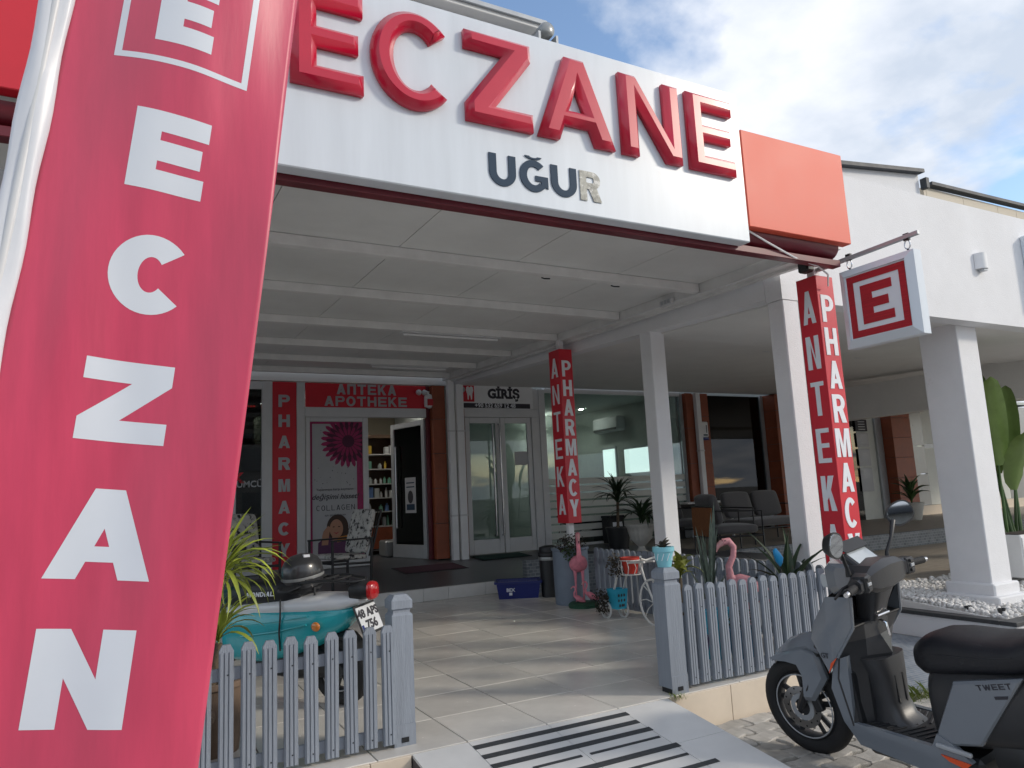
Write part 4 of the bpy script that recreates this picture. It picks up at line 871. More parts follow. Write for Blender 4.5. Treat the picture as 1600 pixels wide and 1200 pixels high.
# ---------------- square banner posts ----------------
def banner_post(x0, x1, y0, y1, z0, z1, ztop, label):
    t = thing('banner_post', label, 'banner post', ((x0+x1)/2, (y0+y1)/2, 0), group='square red banner posts')
    cx, cy = (x0+x1)/2, (y0+y1)/2
    MB().box(cx-.035, cx+.035, cy-.035, cy+.035, 0, ztop, .004).build('post', 'white_paint', t)
    MB().box(x0, x1, y0, y1, z0, z1, .003).build('banner_box', 'red_print', t)
    n = 6; hh = (z1-z0)
    for i, ch in enumerate('ANTEKA'):
        zc = z1-hh*(.105+.158*i); h = .115*hh; w_ = (y1-y0)*.62
        letter(ch, 'letter_white', t, frame((x0-.002, cy+w_/2, zc-h/2), -UY, UZ), w_, h, .15, .004)
    for i, ch in enumerate('PHARMACY'):
        zc = z1-hh*(.115+.1145*i); h = .095*hh; w_ = (x1-x0)*(.70 if ch != 'M' else .82)
        letter(ch, 'letter_white', t, frame((cx-w_/2, y0-.002, zc-h/2), UX, UZ), w_, h, .20, .004)
    return t
banner_post(4.75, 4.945, 3.735, 3.925, .60, 2.89, 3.09, 'red square banner post beside the hanging E sign')
banner_post(4.735, 4.92, 7.52, 7.77, .94, 3.06, 3.2, 'red square banner post standing in the grey drum planter')
q = Vector((4.79, 3.83, 2.99)); tg = thing('post_speaker', 'small black floodlight on top of the front banner post', 'light', q)
MB().box(4.70, 4.79, 3.76, 3.86, 2.93, 3.02, .015).build('housing', 'black_plastic', tg); MB().tube([(4.75, 3.82, 3.02), (4.80, 3.83, 3.06), (4.84, 3.83, 3.06)], .012, 8).build('bracket', 'dark_metal', tg)
tag(tg, 'small black floodlight on top of the front banner post', 'light'); tg.name = 'floodlight'

# ---------------- hanging E sign ----------------
es = thing('hanging_sign', 'square hanging box sign with red E in a red border', 'sign', (4.85, 3.25, 2.25))
XL, XR = 4.79, 4.93; y0, y1 = 2.975, 3.575; z0, z1 = 2.265, 2.865; k = .055
# bevelled frame: outer box with inset face on both sides
fr = MB()
for a, b_ in (((y0, z0), (y1, z0)), ((y1, z0), (y1, z1)), ((y1, z1), (y0, z1)), ((y0, z1), (y0, z0))):
    def ins(p): return (p[0]+(k if p[0] == y0 else -k), p[1]+(k if p[1] == z0 else -k))
    ia, ib = ins(a), ins(b_)
    P_ = lambda x, p: (x, p[0], p[1])
    for xo, xi in ((XL+.03, XL), (XR-.03, XR)): fr.add([P_(xo, a), P_(xo, b_), P_(xi, ib), P_(xi, ia)], [(0, 1, 2, 3)])
    fr.add([P_(XL+.03, a), P_(XL+.03, b_), P_(XR-.03, b_), P_(XR-.03, a)], [(0, 1, 2, 3)])
    for xo, xi in ((XL, XL+.02), (XR, XR-.02)): fr.add([P_(xo, ia), P_(xo, ib), P_(xi, ib), P_(xi, ia)], [(0, 1, 2, 3)])
fr.build('frame', 'sign_white', es)
for X_, sgn_ in ((XL+.018, 1), (XR-.018, -1)):
    MB().box(X_-.003, X_+.003, y0+k-.002, y1-k+.002, z0+k-.002, z1-k+.002).build('face', 'letter_white', es)
ms_ = M('led_red_face', (.42, .012, .022), .55, var=.25, vs=3, stretch=(1, 1, 60))
def sq(m): return [(m, m), (.49-m, m), (.49-m, .49-m), (m, .49-m)]
mfr = frame((XL+.0125, y1-k, z0+k), -UY, UZ); off = OFF[es]
me = curve_mesh([sq(.012), sq(.062)], .004); me.transform(Matrix.Translation(-off) @ mfr); obj('red_border', me, es, ms_)
letter('e', ms_, es, mfr @ Matrix.Translation((.115, .10, 0)), .25, .29, .34, .004)
MB().bar((4.85, 3.80, 2.955), (4.85, 2.94, 2.975), .03, .03, .003).build('arm', 'alu', es)
for y in (3.50, 3.03):
    MB().tube([(4.85, y+.02*math.sin(a), 2.915+.035*math.cos(a)) for a in [2*math.pi*i/14 for i in range(14)]], .005, 6, closed=True).build('hook', 'steel', es)
    MB().tube([(4.85, y, 2.868), (4.85, y, 2.885)], .008, 6).build('eye_bolt', 'dark_metal', es); MB().box(4.838, 4.862, y-.02, y+.02, 2.945, 2.995).build('clamp', 'dark_metal', es)

# ---------------- picket fences ----------------
def picket_mesh(h, round_=True, wd=.068, th=.021):
    hw = wd/2; top = [(-hw, h-.03), (-hw*.55, h), (hw*.55, h), (hw, h-.03)] if not round_ else [(hw*math.cos(math.pi-math.pi*i/8), h-hw+hw*math.sin(math.pi*i/8)) for i in range(9)]
    b = MB().prism([(-hw, 0)]+top+[(hw, 0)], -th/2, th/2)
    return b
def picket(h, round_):
    me = picket_mesh(h, round_)
    # two milled grooves: thin raised battens on the face
    for u in (-.021, 0, .021): me.box(u-.0072, u+.0072, -.0165, -.0107, .004, h-.036)
    m_ = me.mesh(); m_.materials.append(MATS['fence_paint']); return m_
PK = {True: [picket(h, True) for h in (.625, .635, .63)], False: [picket(h, False) for h in (.612, .622, .618)]}
NAIL = MB().lathe([(.0, -.001), (.0042, 0), (.0036, .0012), (0, .0016)], 8, (0, 0, 0), Matrix.Rotation(R(90), 3, 'X')).mesh(); NAIL.materials.append(MATS['dark_metal'])
def fence(label, pts, rot, round_, rails, zb=.022):
    t = thing('picket_fence', label, 'fence', (pts[0][0], pts[0][1], 0))
    for x, y in pts:
        o = obj('picket', rnd.choice(PK[round_]), t); o.location = (x-pts[0][0], y-pts[0][1], zb+rnd.uniform(-.004, .004)); o.rotation_euler = (0, rnd.uniform(-.008, .008), rot+rnd.uniform(-.03, .03))
        for z in (.07, .50):
            nl = obj('nail', NAIL, t); nl.rotation_euler = (0, 0, rot); nl.location = o.location+Vector((.004*math.cos(rot)+math.sin(rot)*.0168, .004*math.sin(rot)-math.cos(rot)*.0168, z-zb+rnd.uniform(-.008, .008)))
    for p, q, z in rails: MB().bar((*p, z), (*q, z), .022, .06, .003).build('rail', 'fence_paint', t)
    return t
def gate_post(x, y, label, wd=.12):
    t = thing('fence_post', label, 'fence post', (x, y, 0), group='square grey gate posts'); h = wd/2
    MB().rings([[Vector((x+sx*k_*h, y+sy*k_*h, z)) for sx, sy in ((-1, -1), (1, -1), (1, 1), (-1, 1))] for z, k_ in ((.035, 1), (.675, 1), (.69, .8), (.705, .8), (.712, 1), (.755, 1), (.785, .62))]).build('post', 'fence_paint', t)
    MB().box(x-h*1.02, x+h*1.02, y-h-.004, y-h-.0005, .0, .11).build('foot_plate', 'fence_paint', t)
    MB().box(x-.02, x+.02, y-h-.008, y-h-.0045, .02, .045).build('bolt', 'dark_metal', t)
    MB().box(x-h*.8, x+h*.8, y-h*.8, y+h*.8, 0, .034).build('foot', 'dark_metal', t)
    return t
xl = [1.305-.1022*i for i in range(24)]
fence('grey picket fence with chamfered tops in front of the teal scooter', [(x, 3.975) for x in xl], 0, False, [((1.36, 3.998), (-1.1, 3.998), .50), ((1.36, 3.998), (-1.1, 3.998), .075)])
gate_post(1.395, 4.045, 'grey wooden gate post beside the teal scooter fence')
xr = [3.262+.0995*i for i in range(15)]
fence('grey picket fence with rounded tops in front of the flamingo garden', [(x, 3.915) for x in xr], 0, True, [((3.20, 3.938), (4.70, 3.938), .51), ((3.20, 3.938), (4.70, 3.938), .075)])
gate_post(3.20, 3.93, 'grey wooden gate post carrying the light blue flower pot', .13)
fence('grey picket fence running back along the platform edge to the drum', [(4.90, 7.22-.1*i) for i in range(33)], R(-90), True, [((4.923, 7.3), (4.923, 3.98), .51), ((4.923, 7.3), (4.923, 3.98), .075)])

# ---------------- plants ----------------
M('leaf_yucca', (.30, .36, .05), .42, rv=.35, var=.15, subs=0); M('leaf_dark', (.022, .045, .018), .45, rv=.3, var=.2); M('leaf_green', (.05, .10, .03), .4, rv=.3, var=.2)
M('leaf_croton', (.22, .24, .05), .45, var=.5, vs=40, rv=.2); M('leaf_snake', (.10, .13, .10), .45, var=.45, vs=30, stretch=(4, 1, 1)); M('leaf_banana', (.14, .21, .055), .36, rv=.25, var=.2, vs=5)
M('leaf_brown', (.06, .05, .035), .7, rv=.3); M('bark', (.12, .09, .06), .9, var=.3, vs=30, bump=.6); M('soil', (.03, .022, .016), .95); M('grass', (.20, .25, .05), .6, var=.3, vs=20)
def strap(L_, W_, e0, e1, n=7, fold=.25, tip=.75):
    b = MB(); p = Vector((0, 0, 0)); pts = []
    for i in range(n+1):
        s = i/n; e_ = R(e0+(e1-e0)*s); wd = W_*(min(1, .35+2.2*s))*(1 if s < tip else max(.03, (1-s)/(1-tip)))
        nrm = Vector((-math.sin(e_), 0, math.cos(e_))); pts.append((p.copy(), wd, nrm)); p += Vector((math.cos(e_), 0, math.sin(e_)))*(L_/n)
    for p, wd, nrm in pts: b.v += [tuple(p+Vector((0, wd/2, 0))+nrm*wd*fold), tuple(p), tuple(p-Vector((0, wd/2, 0))+nrm*wd*fold)]
    for i in range(n):
        for k_ in (0, 1): b.f.append((i*3+k_, i*3+k_+1, (i+1)*3+k_+1, (i+1)*3+k_))
    return b.mesh(60)
def rosette(t, base, n, variants, mat, tilt=12, zs_=.0, sc_=(.8, 1.15)):
    ms = []
    for v in variants:
        me = strap(*v); me.materials.append(MATS[mat]); ms.append(me)
    for i in range(n):
        o = obj('leaf', ms[i % len(ms)], t); o.location = Vector(base)-OFF[t]+Vector((0, 0, zs_*rnd.random())); s = rnd.uniform(*sc_); o.scale = (s, s, s)
        o.rotation_euler = (R(rnd.uniform(-tilt, tilt)), R(rnd.uniform(-tilt, tilt)), 2.4*i+rnd.uniform(-.3, .3))
def pot(t, c, r0, r1, h, mat, rim=.012, n=24, name='pot'):
    MB().lathe([(.0, 0), (r0, 0), (r1, h-.03), (r1+rim, h-.03), (r1+rim, h), (r1-.012, h), (r1-.016, h-.035), (0, h-.04)], n, c).build(name, mat, t, smooth=40)
    MB().lathe([(0, h-.038), (r1-.018, h-.036)], n, c, cap=False).build('soil', 'soil', t)
M('terracotta_dark', (.20, .14, .10), .8, var=.2, vs=8); M('red_pot', (.50, .035, .02), .45, var=.1); M('sky_pot', (.20, .50, .58), .45, var=.08); M('teal_pot', (.03, .38, .55), .45, var=.2); M('urn', (.52, .51, .47), .75, var=.12, bump=.3); M('drum', (.19, .23, .29), .55, var=.1, vs=5)
# yucca with two heads in a brown pot behind the left fence
yc = at(352, 915, 1, 4.55); y2 = at(340, 1003, 1, 4.55)
t = thing('yucca_plant', 'yellow-green yucca with two leafy heads in a large brown pot', 'plant', (yc.x-.06, 4.55, 0))
pot(t, (yc.x-.08, 4.55, 0), .16, .20, .38, 'terracotta_dark'); MB().tube([(yc.x-.08, 4.55, .33), (yc.x-.07, 4.55, .7), (yc.x-.03, 4.55, yc.z)], [.035, .03, .025], 8).build('trunk', 'bark', t, smooth=60)
MB().tube([(yc.x-.08, 4.53, .3), (y2.x, 4.5, y2.z)], [.03, .02], 8).build('trunk', 'bark', t, smooth=60)
rosette(t, (yc.x-.03, 4.55, yc.z), 95, [(.40, .020, 75, -20), (.44, .022, 55, -70), (.40, .020, 82, 40), (.46, .022, 40, -85), (.38, .018, 25, -80), (.36, .018, 60, 10)], 'leaf_yucca', 14, .06)
rosette(t, (y2.x, 4.5, y2.z), 30, [(.30, .024, 70, -20), (.32, .026, 45, -70), (.28, .022, 80, 20)], 'leaf_yucca', 14, .04)
q = thing('flower_pot', 'brown tub with dark soil beside the yucca behind the fence', 'pot', (.15, 4.35, 0)); pot(q, (.30, 4.28, 0), .13, .16, .26, 'terracotta_dark')
# drum planter with trailing plant
t = thing('drum_planter', 'tall grey-blue drum planter at the foot of the red banner post', 'planter', (4.79, 7.62, 0))
MB().lathe([(.0, .002), (.20, .002), (.205, .03), (.212, .62), (.228, .63), (.228, .655), (.205, .655), (.20, .60), (.05, .59)], 30, (4.79, 7.62, 0)).build('drum', 'drum', t, smooth=40)
def leafball(name, c, r, n, mat, par, ls=.03, flat_=1):
    b = MB()
    for i in range(n):
        v = Vector((rnd.gauss(0, 1), rnd.gauss(0, 1), rnd.gauss(0, 1))).normalized()*rnd.random()**.4
        p = Vector(c)+Vector((v.x*r[0], v.y*r[1], v.z*r[2])); d = Vector((rnd.uniform(-1, 1), rnd.uniform(-1, 1), rnd.uniform(-1, .6))).normalized(); u = d.orthogonal().normalized()*ls*.35
        b.add([p-u*.2, p+d*ls*.5+u, p+d*ls, p+d*ls*.5-u], [(0, 1, 2, 3)])
    return b.build(name, mat, par)
leafball('foliage', (4.70, 7.45, .70), (.20, .12, .13), 420, 'leaf_brown', t); leafball('foliage', (4.66, 7.40, .62), (.12, .06, .12), 160, 'leaf_green', t)
# ---------------- flamingos ----------------
M('flamingo_pink', (.76, .25, .32), .5, var=.22, vs=14, bump=.3, bs=50); M('flamingo_pale', (.66, .34, .34), .5, var=.15, vs=12); M('green_base', (.02, .09, .05), .6, var=.3)
M('flamingo_faded', (.58, .26, .29), .6, var=.2, vs=20, bump=.5, bs=70)
def flamingo(t, foot, h, face, mat, legs=True, bodytilt=15):
    """face: heading angle; built in a local frame, h is body height"""
    f = Matrix.Rotation(face, 3, 'Z'); P = lambda x, y, z: Vector(foot)+f @ Vector((x, y, z)); k_ = h
    if legs:
        for s in (-1, 1):
            MB().tube([P(-.01, s*.10*k_, 0), P(.02*k_, s*.10*k_, .40*k_), P(-.02*k_, s*.10*k_, .85*k_)], [.035*k_*.6, .022*k_, .05*k_], 8).build('leg', mat, t, smooth=60)
    secs = []
    for i, (x, z, hy, hz) in enumerate(((-.42, .80, .01, .01), (-.34, .83, .08, .06), (-.18, .92, .21, .16), (0, 1.0, .25, .21), (.14, 1.06, .22, .19), (.24, 1.12, .10, .11), (.28, 1.16, .04, .05))): secs.append((x*k_, 0, z*k_, hy*k_, hz*k_, 2.1))
    m4 = Matrix.Translation(Vector(foot)) @ f.to_4x4()
    MB().loft(secs, 18, m=m4).build('body', mat, t, smooth=60)
    MB().tube([P(.16*k_, 0, 1.06*k_), P(.32*k_, 0, 1.20*k_), P(.33*k_, 0, 1.38*k_), P(.24*k_, 0, 1.55*k_), P(.22*k_, 0, 1.70*k_), P(.30*k_, 0, 1.80*k_), P(.40*k_, 0, 1.78*k_)], [.11*k_, .075*k_, .058*k_, .052*k_, .052*k_, .062*k_, .062*k_], 12).build('neck', mat, t, smooth=60)
    MB().tube([P(.40*k_, 0, 1.78*k_), P(.49*k_, 0, 1.72*k_), P(.53*k_, 0, 1.63*k_)], [.055*k_, .042*k_, .02*k_], 10).build('beak', 'flamingo_pale', t, smooth=60)
    MB().tube([P(.53*k_, 0, 1.635*k_), P(.53*k_, 0, 1.57*k_)], [.021*k_, .008*k_], 8).build('beak_tip', 'black_plastic', t, smooth=60)
    for s in (-1, 1): MB().blob(P(.37*k_, s*.055*k_, 1.81*k_), (.012*k_,)*3, 8, 5).build('eye', 'black_plastic', t, smooth=60)
    wing = MB()
    for s in (-1, 1):
        w_ = MB(); w_.loft([(-.40*k_, s*.06*k_, .84*k_, .02*k_, .03*k_), (-.2*k_, s*.15*k_, .95*k_, .035*k_, .12*k_), (.02*k_, s*.18*k_, 1.03*k_, .035*k_, .13*k_), (.14*k_, s*.15*k_, 1.06*k_, .02*k_, .06*k_)], 12, m=m4); w_.build('wing', mat, t, smooth=60)
fb = at(912, 944, 2, 0.03)
t = thing('flamingo_statue', 'pink flamingo statue with two young on a green base by the drum', 'statue', (fb.x, fb.y, 0))
MB().lathe([(0, 0), (.17, 0), (.175, .035), (.15, .055), (0, .06)], 26, (fb.x, fb.y, 0)).build('base', 'green_base', t, smooth=40)
flamingo(t, (fb.x-.02, fb.y+.03, .05), .43, R(-118), 'flamingo_pink')
flamingo(t, (fb.x+.075, fb.y-.06, -.08), .20, R(150), 'flamingo_pink', False); flamingo(t, (fb.x-.075, fb.y-.03, -.07), .17, R(140), 'flamingo_pink', False)
fb2 = at(1170, 893, 1, 4.45)
t = thing('flamingo_statue', 'faded pink flamingo statue looking over the front picket fence', 'statue', (fb2.x, 4.45, 0))
flamingo(t, (fb2.x, 4.45, 0), .475, R(152), 'flamingo_faded')
# ---------------- bicycle planter ----------------
t = thing('bicycle_planter', 'white wire bicycle plant stand leaning by the fence', 'plant stand', (4.58, 6.2, 0)); M('stand_white', (.68, .68, .66), .5, var=.08, wear=((.3, .2, .14), 30, .72))
def wheel(c, r, nsp):
    MB().tube([(c[0], c[1]+r*math.cos(a), c[2]+r*math.sin(a)) for a in [2*math.pi*i/28 for i in range(28)]], .011, 7, closed=True).build('wheel', 'stand_white', t, smooth=60)
    for i in range(nsp):
        a = 2*math.pi*i/nsp; m_ = Vector((c[0], c[1]+r*.55*math.cos(a), c[2]+r*.55*math.sin(a)))
        MB().tube([(c[0], c[1], c[2]), (c[0], m_.y-.02*math.sin(a), m_.z+.02*math.cos(a)), (c[0], c[1]+r*math.cos(a), c[2]+r*math.sin(a))], .005, 5).build('spoke', 'stand_white', t)
wheel((4.50, 6.52, .085), .085, 5); wheel((4.66, 6.44, .085), .085, 5); wheel((4.58, 5.82, .215), .215, 8)
for X_ in (4.52, 4.64): MB().tube([(X_, 6.5, .09), (X_, 6.38, .30), (X_, 6.28, .50), (X_, 6.10, .58), (X_, 5.85, .60)], .011, 8).build('frame_tube', 'stand_white', t, smooth=60)
MB().tube([(4.58, 5.82, .215), (4.58, 5.95, .45), (4.58, 6.0, .58)], .011, 8).build('frame_tube', 'stand_white', t, smooth=60)
MB().tube([(4.44, 5.80, .66), (4.50, 5.88, .63), (4.58, 5.90, .61), (4.66, 5.88, .63), (4.72, 5.80, .66)], .011, 8).build('handlebar', 'stand_white', t, smooth=60)
for z, y, r in ((.46, 6.16, .10), (.60, 6.16, .11)): MB().tube([(4.58+r*math.cos(a), y+r*math.sin(a), z) for a in [2*math.pi*i/20 for i in range(20)]], .005, 6, closed=True).build('basket_ring', 'stand_white', t)
for i in range(10): a = 2*math.pi*i/10; MB().tube([(4.58+.10*math.cos(a), 6.16+.10*math.sin(a), .46), (4.58+.125*math.cos(a+.15), 6.16+.125*math.sin(a+.15), .53), (4.58+.11*math.cos(a), 6.16+.11*math.sin(a), .60)], .004, 5).build('basket_wire', 'stand_white', t)
q = thing('flower_pot', 'red flower pot with trailing dry plant in the bicycle basket', 'pot', (4.58, 6.16, .465)); pot(q, (4.58, 6.16, .467), .065, .088, .16, 'red_pot'); leafball('foliage', (4.46, 6.25, .55), (.09, .07, .13), 260, 'leaf_brown', q)
q = thing('flower_pot', 'blue patterned square pot hanging low on the bicycle stand', 'pot', (4.57, 6.42, .12)); b = MB(); b.rings([[Vector((4.57+sx*k_, 6.40+sy*k_, z)) for sx, sy in ((-1, -1), (1, -1), (1, 1), (-1, 1))] for z, k_ in ((.10, .06), (.30, .078), (.30, .068), (.27, .066))]); b.build('pot', 'teal_pot', q)
for i in range(9): MB().prism(ell(-.04+.03*(i % 3)+rnd.uniform(-.008, .008), .14+.05*(i//3), .011, .016, 8), 0, .001, lambda u, v, d: Vector((4.57+u, 6.321-d-.012*(v-.1)/.2, v))).build('leaf_print', 'ink', q)
leafball('foliage', (4.44, 6.50, .18), (.09, .08, .14), 300, 'leaf_brown', q)
# pot on the gate post, garden plants behind the right fence
t = thing('flower_pot', 'light blue lattice pot with succulents on top of the gate post', 'pot', (3.20, 3.93, .785)); pot(t, (3.20, 3.93, .786), .045, .066, .13, 'sky_pot', .006)
rosette(t, (3.20, 3.93, .885), 22, [(.07, .018, 60, 10), (.06, .016, 80, 40)], 'leaf_brown', 25, .03)
for i in range(10): a = 2*math.pi*i/10; MB().tube([(3.20+.056*math.cos(a), 3.93+.056*math.sin(a), .80+.03), (3.20+.063*math.cos(a+.3), 3.93+.063*math.sin(a+.3), .875)], .003, 4).build('lattice', 'letter_white', t)
q = at(1062, 892, 1, 4.2); t = thing('variegated_plant', 'yellow-green variegated plant beside the gate post fence', 'plant', (q.x, 4.2, 0)); pot(t, (q.x, 4.2, 0), .09, .12, .42, 'drum')
MB().tube([(q.x, 4.2, .37), (q.x, 4.2, q.z-.05)], .012, 6).build('stem', 'bark', t); rosette(t, (q.x, 4.2, q.z-.06), 26, [(.19, .062, 60, -30, 6, .15, .5), (.17, .058, 35, -60, 6, .15, .5), (.15, .055, 80, 20, 6, .15, .5)], 'leaf_croton', 15, .12)
q = at(1105, 890, 1, 4.5); t = thing('snake_plant', 'tall grey-green snake plant with spiky leaves behind the fence', 'plant', (q.x, 4.5, 0)); pot(t, (q.x, 4.5, 0), .11, .14, .36, 'teal_pot')
rosette(t, (q.x, 4.5, .32), 15, [(.62, .030, 88, 84, 6, .3, .7), (.5, .028, 84, 76, 6, .3, .7), (.36, .028, 70, 56, 6, .3, .7), (.75, .030, 89, 87, 6, .3, .75)], 'leaf_snake', 7, .02)
q = at(1232, 895, 1, 4.3); t = thing('aloe_plant', 'dark green spiky aloe behind the fence next to the banner post', 'plant', (q.x, 4.3, 0)); pot(t, (q.x, 4.3, 0), .10, .13, .40, 'drum')
rosette(t, (q.x, 4.3, .37), 16, [(.55, .05, 80, 45, 7, .3, .5), (.48, .05, 60, 0, 7, .3, .5), (.6, .05, 70, 20, 7, .3, .5)], 'leaf_dark', 10, .04)
q = at(1218, 872, 1, 4.15); t = thing('garden_ornament', 'small bright blue bird ornament on a stick behind the fence', 'ornament', (q.x, 4.15, 0)); M('ornament_blue', (.02, .30, .62), .4, var=.3)
MB().loft([(-.06, 0, -.02, .004, .006), (-.03, 0, 0, .022, .03), (.01, 0, .015, .03, .04), (.04, 0, .045, .02, .028), (.06, 0, .055, .006, .008)], 12, m=Matrix.Translation(Vector((q.x, 4.15, q.z))) @ Matrix.Rotation(R(-70), 4, 'Y')).build('bird', 'ornament_blue', t, smooth=60)
MB().tube([(q.x, 4.15, 0), (q.x, 4.15, q.z-.03)], .005, 5).build('stick', 'dark_metal', t)
for dx, nm in ((.36, 'purple'), (.86, 'blue')):
    M('pot_'+nm, (.06, .04, .14) if nm == 'purple' else (.03, .16, .30), .5); t = thing('flower_pot', '%s flower pot on the floor behind the rounded picket fence' % nm, 'pot', (3.3+dx, 4.25, 0)); pot(t, (3.3+dx, 4.25, 0), .09, .12, .24, 'pot_'+nm)
    leafball('foliage', (3.3+dx, 4.25, .30), (.12, .1, .1), 160, 'leaf_dark', t)
# blue crate, black bin
ca = thing('plastic_crate', 'dark blue plastic crate on the tile floor by the step', 'crate', (4.60, 8.62, 0), R(-28)); M('crate_blue', (.012, .022, .16), .38, var=.1)
def tub(w0, d0, w1, d1, h, wall, z0=0):
    o_ = [(-1, -1), (1, -1), (1, 1), (-1, 1)]; return MB().rings([[Vector((sx*w/2, sy*d/2, z)) for sx, sy in o_] for w, d, z in ((w0, d0, z0), (w1, d1, z0+h), (w1-wall*2, d1-wall*2, z0+h), (w0-wall*2, d0-wall*2, z0+wall))])
tub(.50, .32, .56, .38, .20, .012).build('tub', 'crate_blue', ca, world=False); MB().box(-.295, .295, -.205, -.18, .185, .215, .004).build('rim', 'crate_blue', ca, world=False); MB().box(-.295, .295, .18, .205, .185, .215, .004).build('rim', 'crate_blue', ca, world=False)
for s in (-1, 1): MB().box(s*.295-.012, s*.295+.012, -.178, .178, .185, .215, .004).build('rim', 'crate_blue', ca, world=False)
me = text_mesh('BEX', .06, .002, .002); me.transform(frame((-.10, -.183, .11), (1, 0, 0), (0, -.13, 1))); obj('lettering', me, ca, 'letter_white')
MB().box(-.12, -.08, -.176, -.172, .045, .08).build('mark', 'letter_white', ca, world=False)
MB().box(-.2, .1, -.1, .1, .12, .16, .01).build('contents', 'poster_white', ca, world=False)
bn = thing('litter_bin', 'black round bin between the mosaic wall and the drum', 'bin', (4.93, 8.35, 0)); MB().lathe([(0, 0), (.12, 0), (.135, .50), (.145, .51), (.145, .55), (.13, .56), (.13, .62), (.06, .64), (0, .64)], 22, (4.93, 8.35, 0)).build('body', 'black_plastic', bn, smooth=40); MB().lathe([(.146, 0), (.148, .02), (.146, .04)], 22, (4.93, 8.35, .46), cap=False).build('band', 'grey_panel', bn)

def xf(b, m): b.v = [tuple(m @ Vector(v)) for v in b.v]; return b
AX_Z = Matrix(((0, 0, 1, 0), (0, 1, 0, 0), (1, 0, 0, 0), (0, 0, 0, 1)))      # loft along z: (z, y, x, hy, hx)
AX_Y = Matrix(((0, 1, 0, 0), (1, 0, 0, 0), (0, 0, 1, 0), (0, 0, 0, 1)))      # loft along y: (y, x, z, hx, hz)
RY = Matrix.Rotation(R(90), 3, 'X')
# ---------------- terrace furniture ----------------
M('cushion_grey', (.085, .082, .085), .85, var=.08, vs=8, bump=.25, bs=160, sheen=.3); M('rope', (.26, .10, .035), .7, var=.2, vs=30)
def cushion(m4, d, r=.05):
    b = MB().obox(Matrix.Identity(4), d, min(r, .4*min(d))); return xf(b, m4)
def armchair(loc, rz, wd, label, rope=True):
    t = thing('lounge_chair', label, 'armchair', loc, rz, 'grey terrace lounge seats')
    B = lambda b, n, m, s=None: b.build(n, m, t, smooth=s, world=False)
    for sx in (-1, 1):
        y = sx*wd/2
        B(MB().tube([(.36, y, 0), (.36, y, .58), (-.36, y, .60), (-.36, y, 0)], .014, 8), 'side_frame', 'dark_metal', 50)
    for xx in (.36, -.36): B(MB().tube([(xx, -wd/2, .24), (xx, wd/2, .24)], .014, 8), 'cross_rail', 'dark_metal', 50)
    for sx in (-1, 1): B(MB().tube([(.36, sx*wd/2, .24), (-.36, sx*wd/2, .24)], .014, 8), 'cross_rail', 'dark_metal', 50)
    o = B(cushion(Matrix.Translation((.0, 0, .33)), (.72, wd-.06, .16)), 'seat_cushion', 'cushion_grey', 40); subsurf(o, 2)
    n = max(1, round(wd/.75))
    for i in range(n):
        yy = -wd/2+(i+.5)*wd/n
        o = B(cushion(Matrix.Translation((-.27, yy, .62)) @ Matrix.Rotation(R(-14), 4, 'Y'), (.16, wd/n-.06, .46)), 'back_cushion', 'cushion_grey', 40); subsurf(o, 2)
    if rope:
        for i in range(int(wd/.028)): y = -wd/2+.02+i*.028; B(MB().tube([(-.37, y, .24), (-.385, y, .42), (-.375, y, .66)], .010, 6), 'rope_strand', 'rope', 60)
        B(MB().tube([(-.375, -wd/2, .66), (-.375, wd/2, .66)], .014, 8), 'back_rail', 'dark_metal', 50)
    return t
sa = at(1140, 862, 2, .345); armchair((sa.x, sa.y, .345), R(-20), .75, 'grey lounge chair with brown rope back on the terrace')
sb = at(1120, 840, 2, .345); armchair((9.0, 10.2, .345), R(-35), .9, 'grey lounge chair beside the counter behind the rope chair', False)
sc_ = at(1205, 848, 2, .345); armchair((sc_.x+.3, sc_.y+.35, .345), R(-85), 1.5, 'wide grey lounge seat against the orange pillar', False)
sd = at(1356, 858, 2, .34)
t = thing('shell_chair', 'dark grey shell chair on splayed metal legs behind the banner post', 'chair', (10.85, 8.62, .345), R(200))
o = xf(MB().loft([(-.05, 0, .05, .18, .05, 3), (.0, 0, .25, .27, .06, 3), (0, 0, .45, .25, .05, 3), (-.02, 0, .55, .2, .03, 3)], 16), Matrix.Identity(4))
bk = MB().loft([(.45, 0, -.22, .20, .05, 3), (.60, 0, -.27, .26, .06, 3), (.78, 0, -.29, .26, .05, 3), (.90, 0, -.30, .22, .03, 3)], 16, m=AX_Z); bk.build('backrest', 'cushion_grey', t, smooth=50, world=False)
MB().loft([(-.26, 0, .45, .2, .03, 3), (-.1, 0, .46, .25, .05, 3), (.15, 0, .47, .25, .05, 3), (.24, 0, .46, .22, .03, 3)], 16).build('seat', 'cushion_grey', t, smooth=50, world=False)
for a, b_ in ((-1, -1), (-1, 1), (1, -1), (1, 1)): MB().tube([(a*.16, b_*.16, .43), (a*.24, b_*.24, 0)], [.014, .010], 8).build('leg', 'dark_metal', t, world=False)
for s in (-1, 1): MB().tube([(-.28, s*.25, .72), (.1, s*.3, .66), (.2, s*.26, .47)], .012, 8).build('armrest', 'dark_metal', t, world=False)
